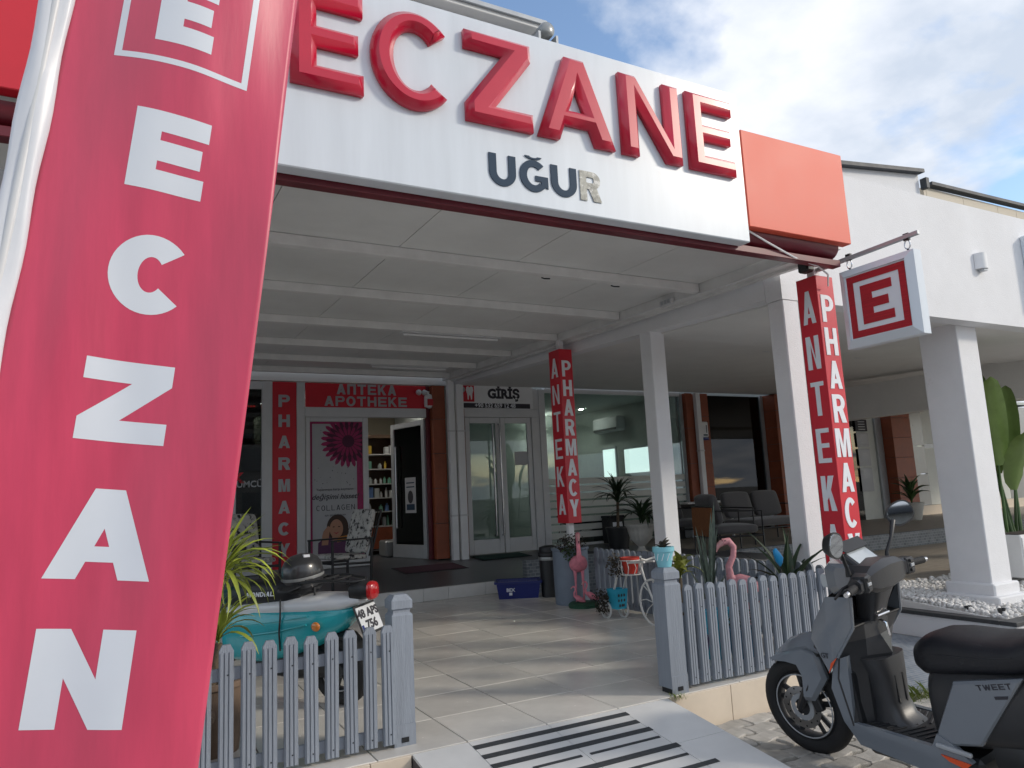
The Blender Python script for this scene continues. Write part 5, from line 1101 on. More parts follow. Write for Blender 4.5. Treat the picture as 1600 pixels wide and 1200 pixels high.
# counter table by the window
ct = thing('counter_table', 'white topped dark counter table below the dentist window', 'table', (9.6, 10.9, .345)); pa, pb_ = at(1058, 786, 1, 10.9), at(1128, 785, 1, 10.9)
MB().box(pa.x, pb_.x, 10.6, 11.2, pa.z-.03, pa.z, .005).build('tabletop', 'white_paint', ct); MB().box(pa.x+.02, pb_.x-.25, 10.9, 11.15, .345, pa.z-.032).build('dark_panel', 'interior_dark', ct)
MB().box(pb_.x-.04, pb_.x-.005, 10.62, 10.66, .345, pa.z-.032).build('leg', 'white_paint', ct); MB().box(pa.x+.1, pa.x+.6, 10.65, 10.88, .36, .62, .02).build('drawer_box', 'alu', ct)
# black cabinet, waste bin, urn with plants along the dentist window
q = at(960, 848, 2, .345); bb = thing('waste_bin', 'tall black bin with a white logo plate beside the urn planter', 'bin', (q.x, q.y, .34)); zt2 = at(960, 805, 1, q.y).z
MB().box(q.x-.16, q.x+.16, q.y-.14, q.y+.14, .34, zt2-.05, .01).build('body', 'black_plastic', bb); MB().box(q.x-.17, q.x+.17, q.y-.15, q.y+.15, zt2-.048, zt2, .01).build('lid', 'dark_metal', bb)
MB().box(q.x-.11, q.x+.11, q.y-.147, q.y-.141, zt2-.30, zt2-.12, .004).build('plate', 'letter_white', bb); MB().prism(ell(q.x, zt2-.22, .05, .05, 14), q.y-.150, q.y-.1475).build('logo', 'slate_letter', bb)
q = at(925, 846, 2, .345); bb = thing('storage_box', 'low black storage box under the dentist window', 'box', (q.x, q.y+.2, .34)); zt3 = at(925, 812, 1, q.y).z
MB().box(q.x-.42, q.x+.36, q.y, q.y+.45, .335, zt3-.03, .01).build('body', 'black_plastic', bb); MB().box(q.x-.44, q.x+.38, q.y-.02, q.y+.47, zt3-.028, zt3, .008).build('lid', 'dark_metal', bb)
t = thing('barbecue_grill', 'black covered round grill beside the centre banner post', 'grill', (q.x-.62, q.y+.5, .34)); cx, cy = at(897, 806, 1, q.y).x, q.y+.2; t.location = (cx, cy, .34); OFF[t] = Vector((cx, cy, .34))
MB().blob((cx, cy, .85), (.24, .22, .2), 18, 10).build('kettle', 'black_plastic', t, smooth=60); [MB().tube([(cx+.15*math.cos(a), cy+.15*math.sin(a), .75), (cx+.24*math.cos(a), cy+.24*math.sin(a), .34)], .014, 6).build('leg', 'dark_metal', t) for a in (.5, 2.6, 4.7)]
q = at(1003, 863, 2, .36); zr = at(1003, 817, 1, q.y).z-.36; k = zr/.62; ur = thing('urn_planter', 'pale fluted urn planter with a spiky green plant', 'planter', (q.x, q.y, .345))
prof = [(0, 0), (.16, 0), (.16, .04), (.09, .08), (.07, .15), (.12, .20), (.22, .30), (.26, .46), (.275, .55), (.31, .58), (.31, .62), (.26, .62), (.24, .56), (0, .55)]
b = MB(); rings = []
for r, z in prof:
    rings.append([Vector((q.x+k*r*(1+(.035*math.cos(16*a) if .2 < z < .56 and r > .1 else 0))*math.cos(a), q.y+k*r*(1+(.035*math.cos(16*a) if .2 < z < .56 and r > .1 else 0))*math.sin(a), .345+k*z)) for a in [2*math.pi*i/64 for i in range(64)]])
b.rings(rings).build('urn', 'urn', ur, smooth=50); rosette(ur, (q.x+.05, q.y, .345+zr), 30, [(.55, .045, 70, -40), (.5, .04, 85, 10), (.6, .045, 50, -80)], 'leaf_dark', 12, .05)
q = at(965, 815, 1, 10.2); t = thing('potted_dracaena', 'tall dark spiky potted plant in front of the frosted window stripes', 'plant', (q.x, 10.2, .345)); pot(t, (q.x, 10.2, .345), .16, .2, .35, 'black_plastic'); zc = at(965, 785, 1, 10.2).z
MB().tube([(q.x, 10.2, .65), (q.x+.03, 10.2, zc)], .025, 7).build('stem', 'bark', t); rosette(t, (q.x+.03, 10.2, zc-.05), 46, [(.55, .035, 70, -10), (.5, .035, 45, -60), (.5, .03, 85, 40)], 'leaf_dark', 14, .15)
q = at(1428, 812, 2, .35); t = thing('potted_plant', 'small spiky green plant in a glass-grey pot by the grey panels', 'plant', (q.x, q.y, .345)); pot(t, (q.x, q.y, .345), .16, .24, .38, 'urn'); rosette(t, (q.x, q.y, .7), 30, [(.6, .07, 80, 20), (.55, .07, 60, -20), (.5, .06, 85, 60)], 'leaf_green', 12, .15)
# bird-of-paradise plant in a white planter at the right edge
q = at(1600, 925, 2, .02); qx, qy = 9.35, 5.1
t = thing('banana_leaf_plant', 'large broad-leaved plant in a white ribbed planter beside the column', 'plant', (qx, qy, .1))
b = MB(); b.box(qx-.30, qx+.5, qy-.3, qy+.3, .1, .58, .01); b.build('planter', 'white_paint', t)
for i in range(8): MB().box(qx-.29+i*.1, qx-.25+i*.1, qy-.312, qy-.301, .14, .55).build('rib', 'white_paint', t)
MB().box(qx-.26, qx+.46, qy-.26, qy+.26, .581, .59).build('soil', 'soil', t)
def paddle(L_, W_, e0, e1, n=12):
    b = MB(); p = Vector((0, 0, 0))
    for i in range(n+1):
        s = i/n; e_ = R(e0+(e1-e0)*s); wd = W_*max(.02, 1.55*(s+.02)**.5*max(0, 1-s)**.5*(1-.25*s))
        nr = Vector((-math.sin(e_), 0, math.cos(e_)))
        b.v += [tuple(p+Vector((0, wd/2, 0))+nr*wd*.22+nr*.01*math.sin(i*2.3)), tuple(p+Vector((0, wd/4, 0))+nr*wd*.09), tuple(p), tuple(p-Vector((0, wd/4, 0))+nr*wd*.09), tuple(p-Vector((0, wd/2, 0))+nr*wd*.22+nr*.01*math.sin(i*1.7))]
        p += Vector((math.cos(e_), 0, math.sin(e_)))*(L_/n)
    for i in range(n):
        for k_ in range(4): b.f.append((i*5+k_, i*5+k_+1, (i+1)*5+k_+1, (i+1)*5+k_))
    return b
for (dx, h, L_, W_, e0, e1, rz) in ((-.15, .55, 1.05, .40, 84, 60, 172), (.0, .8, 1.15, .44, 86, 40, 215), (.1, .95, 1.2, .46, 92, 80, 130), (.2, .5, .95, .36, 76, 15, 235), (.15, .7, 1.0, .40, 70, 5, 160), (.3, .9, 1.0, .40, 85, 50, 20), (-.05, .2, .75, .24, 45, -15, 185)):
    st = MB().tube([(qx+dx, qy, .58), (qx+dx+.1*math.cos(R(rz)), qy+.1*math.sin(R(rz)), .58+h)], [.022, .012], 7).build('stalk', 'leaf_green', t, smooth=60)
    o = paddle(L_, W_, e0, e1).build('leaf', 'leaf_banana', t, smooth=60, world=False); o.location = Vector((qx+dx+.1*math.cos(R(rz)), qy+.1*math.sin(R(rz)), .58+h))-OFF[t]; o.rotation_euler = (0, 0, R(rz))
# ---------------- floral chairs ----------------
M('floral', (.50, .49, .46), .85, var=.1, wear=((.02, .02, .022), 13, .50)); MATS['floral'].node_tree.nodes
def floral_chair(loc, rz, label):
    t = thing('garden_chair', label, 'chair', loc, rz, 'black metal chairs with floral cushions'); B = lambda b, n, m, s=None: b.build(n, m, t, smooth=s, world=False)
    for s in (-1, 1):
        y = s*.29
        B(MB().bar((.28, y, 0), (.28, y, .64), .028, .028, .003), 'leg', 'dark_metal'); B(MB().bar((-.28, y, 0), (-.30, y, .66), .028, .028, .003), 'leg', 'dark_metal')
        B(MB().bar((.30, y, .65), (-.32, y, .65), .04, .022, .003), 'armrest', 'dark_metal'); B(MB().bar((-.28, y, .42), (-.46, y, 1.02), .026, .026, .003), 'back_post', 'dark_metal')
        B(MB().bar((.27, y, .36), (-.27, y, .34), .02, .03, .003), 'side_rail', 'dark_metal')
    B(MB().bar((.28, -.28, .37), (.28, .28, .37), .02, .03, .003), 'front_rail', 'dark_metal'); B(MB().bar((-.45, -.28, 1.0), (-.45, .28, 1.0), .02, .03, .003), 'back_rail', 'dark_metal')
    for i in range(6): yy = -.24+i*.096; B(MB().bar((-.285, yy, .42), (-.44, yy, .99), .012, .012), 'back_bar', 'dark_metal')
    o = B(cushion(Matrix.Translation((.0, 0, .43)) @ Matrix.Rotation(R(-3), 4, 'Y'), (.56, .54, .09), .03), 'seat_cushion', 'floral', 40); subsurf(o, 2)
    o = B(cushion(Matrix.Translation((-.31, 0, .74)) @ Matrix.Rotation(R(-15), 4, 'Y'), (.09, .54, .60), .03), 'back_cushion', 'floral', 40); subsurf(o, 2)
    return t
cp = at(530, 905, 1, 9.7); floral_chair((cp.x+.02, 9.72, .187), R(196), 'black metal chair with floral cushions beside the pharmacy poster')
cp = at(395, 905, 1, 9.9); floral_chair((cp.x-.05, 9.95, .20), R(-75), 'black metal chair with floral cushions behind the yucca')
# ---------------- grass and weeds ----------------
def tuft(b, x, y, z, n, r, h):
    for i in range(n):
        a = rnd.random()*6.28; d = rnd.random()**.5*r; p = Vector((x+d*math.cos(a), y+d*math.sin(a), z)); l = Vector((rnd.uniform(-.5, .5), rnd.uniform(-.5, .5), 1)).normalized()*h*rnd.uniform(.5, 1.1); u = l.orthogonal().normalized()*.0035
        b.add([p-u, p+u, p+l*.6+u*.7+Vector((0, 0, 0)), p+l+Vector((l.x*.5, l.y*.5, -.01)), p+l*.6-u*.7], [(0, 1, 2, 3, 4)])
b = MB(); gq = at(1440, 1098, 2, -.25)
for i in range(16): tuft(b, gq.x+rnd.uniform(-.22, .28), gq.y+rnd.uniform(-.15, .2), -.262, 55, .12, .13)
tag(b.build('grass', 'grass'), 'sunlit grass tuft growing at the path edge behind the scooter', 'grass', kind='stuff')
b = MB()
tuft(b, 3.13, 3.80, -.01, 60, .05, .06); tuft(b, 3.30, 3.80, -.225, 40, .05, .03)
for i in range(26): tuft(b, 2.6+rnd.random()*2.0, 2.0+rnd.random()*1.75, -.228, 22, .045, .03)
tag(b.build('weeds', 'grass'), 'low green weeds between the pavers and at the gate post', 'weeds', kind='stuff')

# ---------------- grey scooter on the right ----------------
M('scooter_grey', (.165, .185, .21), .2, coat=.7, var=.04, vs=3); M('scooter_dark', (.03, .031, .034), .36, var=.1, vs=6, bump=.08, bs=300); M('seat_vinyl', (.007, .008, .012), .40, var=.1, bump=.25, bs=260); M('mat_rubber', (.022, .022, .023), .7, var=.2, vs=10)
M('orange_decal', (.75, .09, .02), .35); M('screen_glass', (.46, .50, .52), .08, coat=1, var=.1, vs=5); M('disc_steel', (.42, .42, .42), .28, metal=1); M('mirror_glass', (.42, .45, .48), .03, metal=1)
sct = thing('grey_scooter', 'dark grey electric scooter with black seat parked by the fence', 'scooter', (3.58, 3.12, -.212), rot=(-R(7.3), 0, R(91.1)))
B = lambda b, n, m, par=sct, s=35: b.build(n, m, par, smooth=s, world=False)
MS = Matrix.Translation((-.44, 0, 0)) @ Matrix.Rotation(R(6), 4, 'Z') @ Matrix.Translation((.44, 0, 0))
def torus(c, Rm, rr, rw, n=40, k=12):
    b = MB(); rings = []
    for i in range(n):
        a = 2*math.pi*i/n; d = Vector((math.cos(a), 0, math.sin(a))); rings.append([Vector(c)+d*(Rm+rr*math.cos(q))+Vector((0, rw*math.sin(q), 0)) for q in [2*math.pi*j/k for j in range(k)]])
    return b.rings(rings, loop=True)
def scooter_wheel(par, c, r, m4, wd=.052, nsp=5, disc=True):
    w_ = B(xf(torus(c, r-.05, .05, wd, 48), m4), 'wheel', 'rubber', par, 50); w_['label'] = 'black tyre on cast rim'
    for i in range(60):
        pass
    B(xf(torus(c, r-.094, .014, wd*.8, 48, 8), m4), 'rim', 'scooter_dark', w_); B(xf(MB().lathe([(0, -.05), (.045, -.05), (.05, 0), (.045, .05), (0, .05)], 20, c, RY), m4), 'hub', 'scooter_dark', w_)
    for i in range(nsp):
        a = 2*math.pi*i/nsp+.3; d = Vector((math.cos(a), 0, math.sin(a))); e_ = Vector((-math.sin(a), 0, math.cos(a)))
        for s in (-1, 1): B(xf(MB().bar(Vector(c)+d*.035+e_*s*.012, Vector(c)+d*(r-.098)+e_*s*.032, .03, .018, .004, up=(0, 1, 0)), m4), 'spoke', 'scooter_dark', w_)
    B(xf(torus((c[0], c[1]+wd*.93, c[2]), r-.099, .004, .002, 48, 6), m4), 'rim_stripe', 'alu', w_)
    if disc:
        b = MB(); n = 30
        for i in range(n):
            a0, a1 = 2*math.pi*i/n, 2*math.pi*(i+1)/n; pts = [(q_*math.cos(a), q_*math.sin(a)) for q_, a in ((.075, a0), (.115, a0), (.115, a1), (.075, a1))]
            b.prism(pts, .062, .066, lambda u, v, d: Vector((c[0]+u, c[1]+d, c[2]+v)))
        B(xf(b, m4), 'brake_disc', 'disc_steel', w_)
        for i in range(15): a = 2*math.pi*i/15; q_ = .088+.014*(i % 2); B(xf(MB().lathe([(0, .0662), (.0055, .0664)], 8, (c[0]+q_*math.cos(a), c[1], c[2]+q_*math.sin(a)), Matrix.Rotation(R(-90), 3, 'X')), m4), 'vent_hole', 'black_plastic', w_)
        B(xf(MB().bar((c[0]-.12, c[1]+.064, c[2]+.0), (c[0]-.09, c[1]+.064, c[2]+.09), .04, .05, .006), m4), 'caliper', 'black_plastic', w_)
        B(xf(MB().lathe([(.045, .060), (.062, .0605), (.074, .061)], 20, c, Matrix.Rotation(R(-90), 3, 'X'), cap=False), m4), 'sensor_ring', 'alu', w_)
    return w_
scooter_wheel(sct, (0, 0, .272), .272, MS)
for s in (-1, 1): B(xf(MB().tube([(0, s*.082, .272), (-.10, s*.085, .45), (-.20, s*.08, .66)], [.022, .024, .026], 10), MS), 'fork_leg', 'black_plastic')
# front fender: crowned roof and dropped side plates
b = MB(); rings = []
for x, z, hw in ((.155, .545, .035), (.12, .57, .07), (.04, .635, .10), (-.05, .672, .112), (-.13, .69, .115), (-.20, .67, .115)):
    rings.append([Vector((x, hw*u, z-.05*abs(u)**2.2+dz)) for u, dz in ((-1, 0), (-.7, 0), (-.3, 0), (0, .004), (.3, 0), (.7, 0), (1, 0), (.95, -.02), (.6, -.015), (0, -.012), (-.6, -.015), (-.95, -.02))])
B(xf(b.rings(rings), MS), 'front_fender', 'scooter_grey', s=40)
for s in (-1, 1):
    pts = [(.14, .535), (.04, .585), (-.10, .63), (-.18, .61), (-.215, .47), (-.115, .335), (-.055, .33), (-.07, .46), (-.04, .53), (.04, .54)]
    cx_, cz_ = -.09, .52
    b = MB(); o_, n = [(x, s*.096, z) for x, z in pts], len(pts); i_ = [(cx_+(x-cx_)*.82, s*.116, cz_+(z-cz_)*.86) for x, z in pts]; q_ = [(x, s*.076, z) for x, z in pts]
    b.add(q_+o_+i_, [tuple(range(2*n, 3*n)), tuple(range(n))]+[(a*n+r_, a*n+(r_+1) % n, (a+1)*n+(r_+1) % n, (a+1)*n+r_) for a in (0, 1) for r_ in range(n)])
    B(xf(b, MS), 'fork_cover', 'scooter_grey')
# faceted front apron
FRT = [(-.36, .915), (-.27, .79), (-.24, .71), (-.32, .54)]; RDG = [(-.31, .94), (-.17, .80), (-.13, .70), (-.25, .50)]
b = MB()
for s in (-1, 1):
    side = [(-.38, .945), (-.53, .955), (-.51, .80), (-.385, .635), (-.32, .54), (-.24, .71), (-.27, .79), (-.36, .915)]; mid = (-.37, .77)
    o0 = len(b.v); b.v += [(x, s*.20, z) for x, z in side]+[(mid[0], s*.222, mid[1])]; n = len(side)
    for r_ in range(n): b.f.append((o0+r_, o0+(r_+1) % n, o0+n))
    o1 = len(b.v); b.v += [(x, s*.19, z) for x, z in FRT]+[(x+.035, s*.11, z+.005) for x, z in FRT]+[(x, 0, z) for x, z in RDG]
    for r_ in range(3):
        for a in (0, 4): b.f.append((o1+a+r_, o1+a+r_+1, o1+a+4+r_+1, o1+a+4+r_))
B(b, 'front_apron', 'scooter_grey', s=24)
for s in (-1, 1):
    B(MB().prism([(-.345, .60), (-.388, .635), (-.322, .545)], s*.2045, s*.209), 'orange_decal', 'orange_decal')
me = text_mesh('GT', .036, .002, .0005); me.transform(frame((-.318, .213, .635), (-1, 0, 0), (0, .08, 1))); obj('lettering', me, sct, 'ink')
# inner leg shield: folded sheet
rows = [(.80, (-.51, -.505, -.50, -.505, -.51)), (.72, (-.46, -.50, -.515, -.50, -.46)), (.635, (-.39, -.49, -.565, -.49, -.39)), (.52, (-.36, -.47, -.50, -.47, -.36)), (.29, (-.40, -.46, -.46, -.46, -.40))]
ycol = (-.198, -.10, 0, .10, .198); b = MB()
b.v = [(x, y, z) for z, xs_ in rows for y, x in zip(ycol, xs_)]+[(-.34, y, z) for z, xs_ in rows for y in ycol]
for r_ in range(4):
    for c_ in range(4): b.f.append((r_*5+c_, r_*5+c_+1, r_*5+c_+6, r_*5+c_+5))
B(b, 'leg_shield', 'scooter_dark', s=20)
b = MB(); b.v = [(-.53, -.198, .95), (-.46, -.1, .93), (-.44, 0, .93), (-.46, .1, .93), (-.53, .198, .95)]+[(-.44, y, .81) for y in ycol]+[(-.51, y, .80) for y in ycol]
for a in (0, 5):
    for c_ in range(4): b.f.append((a+c_, a+c_+1, a+c_+6, a+c_+5))
B(b, 'glove_pocket', 'black_plastic'); B(MB().tube([(-.512, .19, .802), (-.507, .06, .80), (-.507, -.06, .80), (-.512, -.19, .802)], .006, 6), 'pocket_lip', 'mat_rubber')
for s in (-1, 1): B(MB().tube([(-.535, s*.20, .955), (-.515, s*.202, .80), (-.39, s*.202, .635)], .008, 6), 'shield_edge', 'scooter_grey')
tn = B(MB().loft([(.285, 0, -.53, .10, .14, 4), (.325, 0, -.515, .088, .085, 4), (.40, 0, -.50, .082, .072, 4), (.52, 0, -.495, .095, .08, 4), (.62, 0, -.475, .125, .09, 4)], 20, m=AX_Z), 'centre_tunnel', 'scooter_dark', s=40)
for y in (-.03, .03): B(MB().box(-.5765, -.570, y-.004, y+.004, .38, .53), 'groove', 'black_plastic', tn)
for s in (-1, 1):
    B(MB().prism([(-.36, .60), (-.43, .55), (-.44, .30), (-.36, .30)], s*.088, s*.17), 'knee_panel', 'black_plastic')
    pts = [(-.35, .61), (-.435, .645), (-.425, .52), (-.405, .305), (-.81, .295), (-.845, .36), (-.90, .335), (-.99, .265), (-.80, .165), (-.42, .20), (-.345, .30), (-.305, .46)]
    B(MB().prism(pts, s*.165, s*.192), 'side_sill', 'scooter_grey')
B(MB().box(-.512, -.506, -.018, .018, .66, .70, .002), 'lock_plate', 'alu'); B(MB().tube([(-.50, -.03, .79), (-.54, -.03, .775), (-.545, -.03, .71)], .006, 6), 'key', 'chrome'); B(MB().tube([(-.50, -.05, .845), (-.555, -.045, .83), (-.555, .045, .83), (-.50, .05, .845)], .006, 6), 'bag_hook', 'chrome')
fbd = B(MB().box(-.83, -.40, -.163, .163, .262, .298, .006), 'footboard', 'mat_rubber')
for i in range(8):
    for s in (-1, 1): B(MB().bar((-.80+i*.04, s*.02, .300), (-.75+i*.04, s*.145, .300), .012, .008, .002), 'mat_ridge', 'black_plastic', fbd)
B(MB().box(-1.0, -.42, -.14, .14, .14, .26, .02), 'battery_tray', 'black_plastic')
# rear body, seat
B(MB().loft([(-.79, 0, .44, .11, .17, 3), (-.84, 0, .46, .145, .20, 3), (-1.0, 0, .49, .165, .20, 3), (-1.25, 0, .53, .165, .19, 3), (-1.5, 0, .60, .14, .16, 3), (-1.8, 0, .72, .06, .08, 3)], 20), 'rear_body', 'scooter_dark', s=30)
so_ = B(MB().loft([(-.712, 0, .648, .035, .03, 2.4), (-.735, 0, .66, .085, .065, 2.6), (-.79, 0, .675, .13, .092, 2.8), (-.86, 0, .695, .15, .10, 3), (-.95, 0, .708, .16, .098, 3), (-1.09, 0, .722, .17, .082, 3), (-1.22, 0, .742, .175, .078, 3), (-1.34, 0, .785, .17, .088, 3), (-1.6, 0, .845, .15, .075, 3), (-1.8, 0, .87, .07, .04, 3)], 30), 'seat', 'seat_vinyl', s=60)
for s in (-1, 1): B(MB().tube([(-.80, s*.131, .69), (-.90, s*.157, .72), (-1.09, s*.171, .735), (-1.24, s*.176, .765)], .0024, 5), 'seat_seam', 'scooter_dark', so_)
B(MB().tube([(-1.02, .166, .70), (-1.10, .14, .785), (-1.14, 0, .807), (-1.10, -.14, .785)], .0024, 5), 'seat_seam', 'scooter_dark', so_)
for s in (-1, 1):
    pts = [(-.965, .615), (-1.27, .685), (-1.04, .35), (-.825, .30), (-.845, .37)]; cx_, cz_ = -1.0, .48; n = 5
    b = MB(); b.add([(x, s*.155, z) for x, z in pts]+[(x, s*.176, z) for x, z in pts]+[(cx_+(x-cx_)*.93, s*.184, cz_+(z-cz_)*.92) for x, z in pts], [tuple(range(10, 15)), tuple(range(5))]+[(a*n+r_, a*n+(r_+1) % n, (a+1)*n+(r_+1) % n, (a+1)*n+r_) for a in (0, 1) for r_ in range(n)])
    pn = B(b, 'side_panel', 'scooter_grey', s=20)
    if s == 1:
        word('TWEET', 'ink', pn, frame((-1.075, .1855, .600), (-1, 0, .24), (.24, 0, 1)), .024, .024, .006, .2, .002)
        for v in pn.children: v.data.transform(Matrix.Translation(OFF[pn]))
        MB().prism([(-1.14, .588), (-1.20, .602), (-1.195, .588), (-1.145, .576)], .1845, .1865).build('badge', 'ink', pn, world=False)
    B(MB().prism([(-.85, .272), (-.985, .262), (-.955, .235), (-.885, .25)], s*.193, s*.199), 'orange_reflector', 'orange_decal'); B(MB().bar((-.835, s*.195, .312), (-.995, s*.195, .302), .02, .02, .005), 'foot_peg', 'alu')
B(MB().loft([(-1.05, 0, .30, .12, .11, 3), (-1.3, 0, .27, .14, .12, 3), (-1.5, 0, .28, .05, .05, 3)], 14), 'motor_arm', 'black_plastic')
scooter_wheel(sct, (-1.38, 0, .262), .262, Matrix.Identity(4), .055, 5, False)
B(MB().tube([(-.7, .13, .2), (-.80, .24, .05)], .011, 8), 'side_stand', 'dark_metal')
# handlebar assembly
H = lambda b, n, m, par=sct, s=30: B(xf(b, MS), n, m, par, s)
H(MB().loft([(.80, 0, -.48, .065, .05, 5), (.88, 0, -.50, .075, .06, 5), (.97, 0, -.53, .10, .07, 5), (1.02, 0, -.54, .12, .07, 5)], 16, m=AX_Z), 'steering_cover', 'scooter_dark')
H(MB().loft([(-.27, -.585, 1.025, .035, .034, 3), (-.20, -.58, 1.03, .05, .045, 4), (-.17, -.57, 1.03, .05, .045, 4), (-.12, -.545, 1.03, .09, .07, 4), (.0, -.53, 1.03, .11, .085, 4), (.12, -.545, 1.03, .09, .07, 4), (.17, -.57, 1.03, .05, .045, 4), (.20, -.58, 1.03, .05, .045, 4), (.27, -.585, 1.025, .035, .034, 3)], 8, 2.4, m=AX_Y), 'handlebar_cover', 'scooter_dark', s=18)
H(MB().loft([(-.145, -.45, 1.03, .045, .06, 4), (-.11, -.42, 1.02, .09, .085, 4), (0, -.39, 1.01, .11, .10, 4), (.11, -.42, 1.02, .09, .085, 4), (.145, -.45, 1.03, .045, .06, 4)], 8, 2.4, m=AX_Y), 'headlight_cowl', 'scooter_grey', s=18)
H(MB().loft([(-.08, -.30, 1.0, .02, .035, 3), (0, -.285, .99, .03, .045, 3), (.08, -.30, 1.0, .02, .035, 3)], 14, m=AX_Y), 'headlight', 'screen_glass')
MT = Matrix.Translation((-.50, 0, 1.118)) @ Matrix.Rotation(R(-38), 4, 'Y')
H(xf(MB().box(-.068, .062, -.115, .115, -.04, .0, .010), MT), 'display_housing', 'black_plastic'); H(xf(MB().box(-.05, .048, -.09, .09, .0005, .003), MT), 'display', 'screen_glass')
H(xf(MB().prism([(-.105, .0), (.105, .0), (.135, .075), (-.135, .075)], 0, .006, lambda u, v, d: Vector((v+.045, u, d+.012-v*.1))), MT), 'visor', 'black_plastic')
for s in (-1, 1):
    H(MB().tube([(-.585, s*.26, 1.026), (-.61, s*.38, 1.022)], .019, 12), 'grip', 'rubber', s=60); H(MB().tube([(-.61, s*.381, 1.022), (-.615, s*.405, 1.020)], [.015, .012], 10), 'bar_end', 'steel', s=60)
    H(MB().tube([(-.53, s*.20, 1.02), (-.51, s*.26, 1.01), (-.545, s*.39, .995)], [.011, .008, .006], 8), 'brake_lever', 'dark_metal', s=60)
    sw = H(MB().bar((-.59, s*.185, 1.03), (-.60, s*.25, 1.028), .07, .085, .008), 'switch_block', 'black_plastic')
    for i in range(3): H(MB().box(-.638, -.630, s*.218-.016, s*.218+.016, 1.0+i*.024, 1.016+i*.024, .002), 'switch', 'alu' if i == 1 else 'scooter_dark', sw)
    mx_, my_, mz_ = (-.57, .345, 1.245) if s == 1 else (-.53, -.39, 1.275)
    H(MB().tube([(-.52, s*.195, 1.06), (-.52, s*.20, 1.10), (-.535, s*.245, 1.17), (mx_+.02, my_-s*.05, mz_-.035)], [.016, .010, .009, .016], 10), 'mirror_stem', 'black_plastic', s=60)
    MM = Matrix.Translation((mx_, my_, mz_)) @ Matrix.Rotation(R(8 if s == 1 else -30), 4, 'Z') @ Matrix.Rotation(R(-6 if s == 1 else 10), 4, 'Y') @ Matrix.Rotation(R(s*18), 4, 'X')
    mr_ = H(xf(MB().loft([(.05, 0, 0, .02, .018, 2.3), (.038, 0, 0, .06, .045, 2.3), (.008, 0, 0, .080, .062, 2.4), (-.006, 0, 0, .083, .065, 2.4)], 26), MM), 'mirror', 'black_plastic', s=50)
    H(xf(MB().loft([(-.0065, 0, 0, .075, .057, 2.4), (-.0085, 0, 0, .074, .056, 2.4)], 26), MM), 'mirror_glass', 'mirror_glass', mr_)

for s, yo in ((1, .12), (-1, -.1)): H(MB().tube([(-.52, yo*1.5, .99), (-.46, yo*1.1, .93), (-.44, yo*.5, .86), (-.38, yo*.3, .80)], .0045, 6), 'cable', 'black_plastic', s=60)
H(MB().tube([(-.02, .085, .30), (-.09, .115, .40), (-.15, .10, .52), (-.20, .06, .64)], .005, 6), 'brake_hose', 'black_plastic', s=60)
# ---------------- teal scooter behind the left fence ----------------
M('teal_paint', (.025, .40, .45), .25, coat=.6, var=.05, vs=3); M('scooter_white', (.68, .70, .72), .3, coat=.5); M('tail_red', (.42, .006, .009), .2, coat=1); M('amber', (.7, .22, .03), .25, coat=1)
ts = thing('teal_scooter', 'teal and white scooter with number plate parked behind the left fence', 'scooter', (1.20, 5.17, .004), rot=(-R(4), 0, R(128)))
T = lambda b, n, m, par=ts, s=35: b.build(n, m, par, smooth=s, world=False)
B = lambda b, n, m, par=ts, s=35: b.build(n, m, par, smooth=s, world=False)
scooter_wheel(ts, (-.22, 0, .225), .225, Matrix.Identity(4), .05, 5, False); scooter_wheel(ts, (1.25, 0, .22), .22, Matrix.Identity(4), .045, 5, False)
T(MB().loft([(-.36, 0, .60, .04, .03, 2.4), (-.30, 0, .575, .10, .075, 2.8), (-.12, 0, .53, .165, .14, 3), (.10, 0, .49, .19, .18, 3.2), (.35, 0, .465, .19, .20, 3.2), (.58, 0, .45, .165, .19, 3.2), (.70, 0, .43, .11, .14, 3)], 26), 'side_body', 'teal_paint', s=50)
T(MB().loft([(-.42, 0, .68, .05, .025, 2.6), (-.30, 0, .665, .11, .05, 2.8), (-.08, 0, .65, .155, .06, 3), (.15, 0, .64, .17, .06, 3), (.45, 0, .615, .16, .06, 3), (.66, 0, .58, .12, .06, 3)], 22), 'upper_body', 'scooter_white', s=50)
ss = T(MB().loft([(.02, 0, .73, .10, .055, 2.8), (.10, 0, .74, .15, .085, 3), (.35, 0, .735, .165, .095, 3), (.60, 0, .705, .145, .075, 3), (.72, 0, .69, .09, .05, 2.8)], 22), 'seat', 'seat_vinyl', s=60)
word('MONDIAL', 'letter_white', ss, frame((.40, .176, .715), (-1, 0, .05), (0, -.25, 1)), .030, .030, .007, .24, .003)
for v in ss.children: v.data.transform(Matrix.Translation(OFF[ss]))
for s in (-1, 1):
    i_ = T(MB().blob((-.16, s*.168, .535), (.035, .014, .03), 14, 8), 'indicator', 'amber', s=60)
    T(MB().tube([(-.10, s*.186, .55), (.15, s*.197, .50), (.45, s*.192, .46)], .006, 6), 'body_crease', 'teal_paint', s=60); T(MB().tube([(-.10, s*.172, .60), (.15, s*.188, .565), (.45, s*.18, .53)], .005, 6), 'body_crease', 'teal_paint', s=60)
T(MB().loft([(-.49, 0, .735, .05, .045, 2.6), (-.44, 0, .74, .075, .06, 2.8), (-.36, 0, .735, .075, .06, 2.8)], 16), 'tail_light_housing', 'black_plastic'); T(MB().loft([(-.518, 0, .735, .04, .045, 3), (-.508, 0, .735, .052, .055, 3), (-.486, 0, .735, .058, .06, 3)], 16), 'tail_light', 'tail_red', s=60)
MP = Matrix.Translation((-.445, .0, .555)) @ Matrix.Rotation(R(22), 4, 'Y')
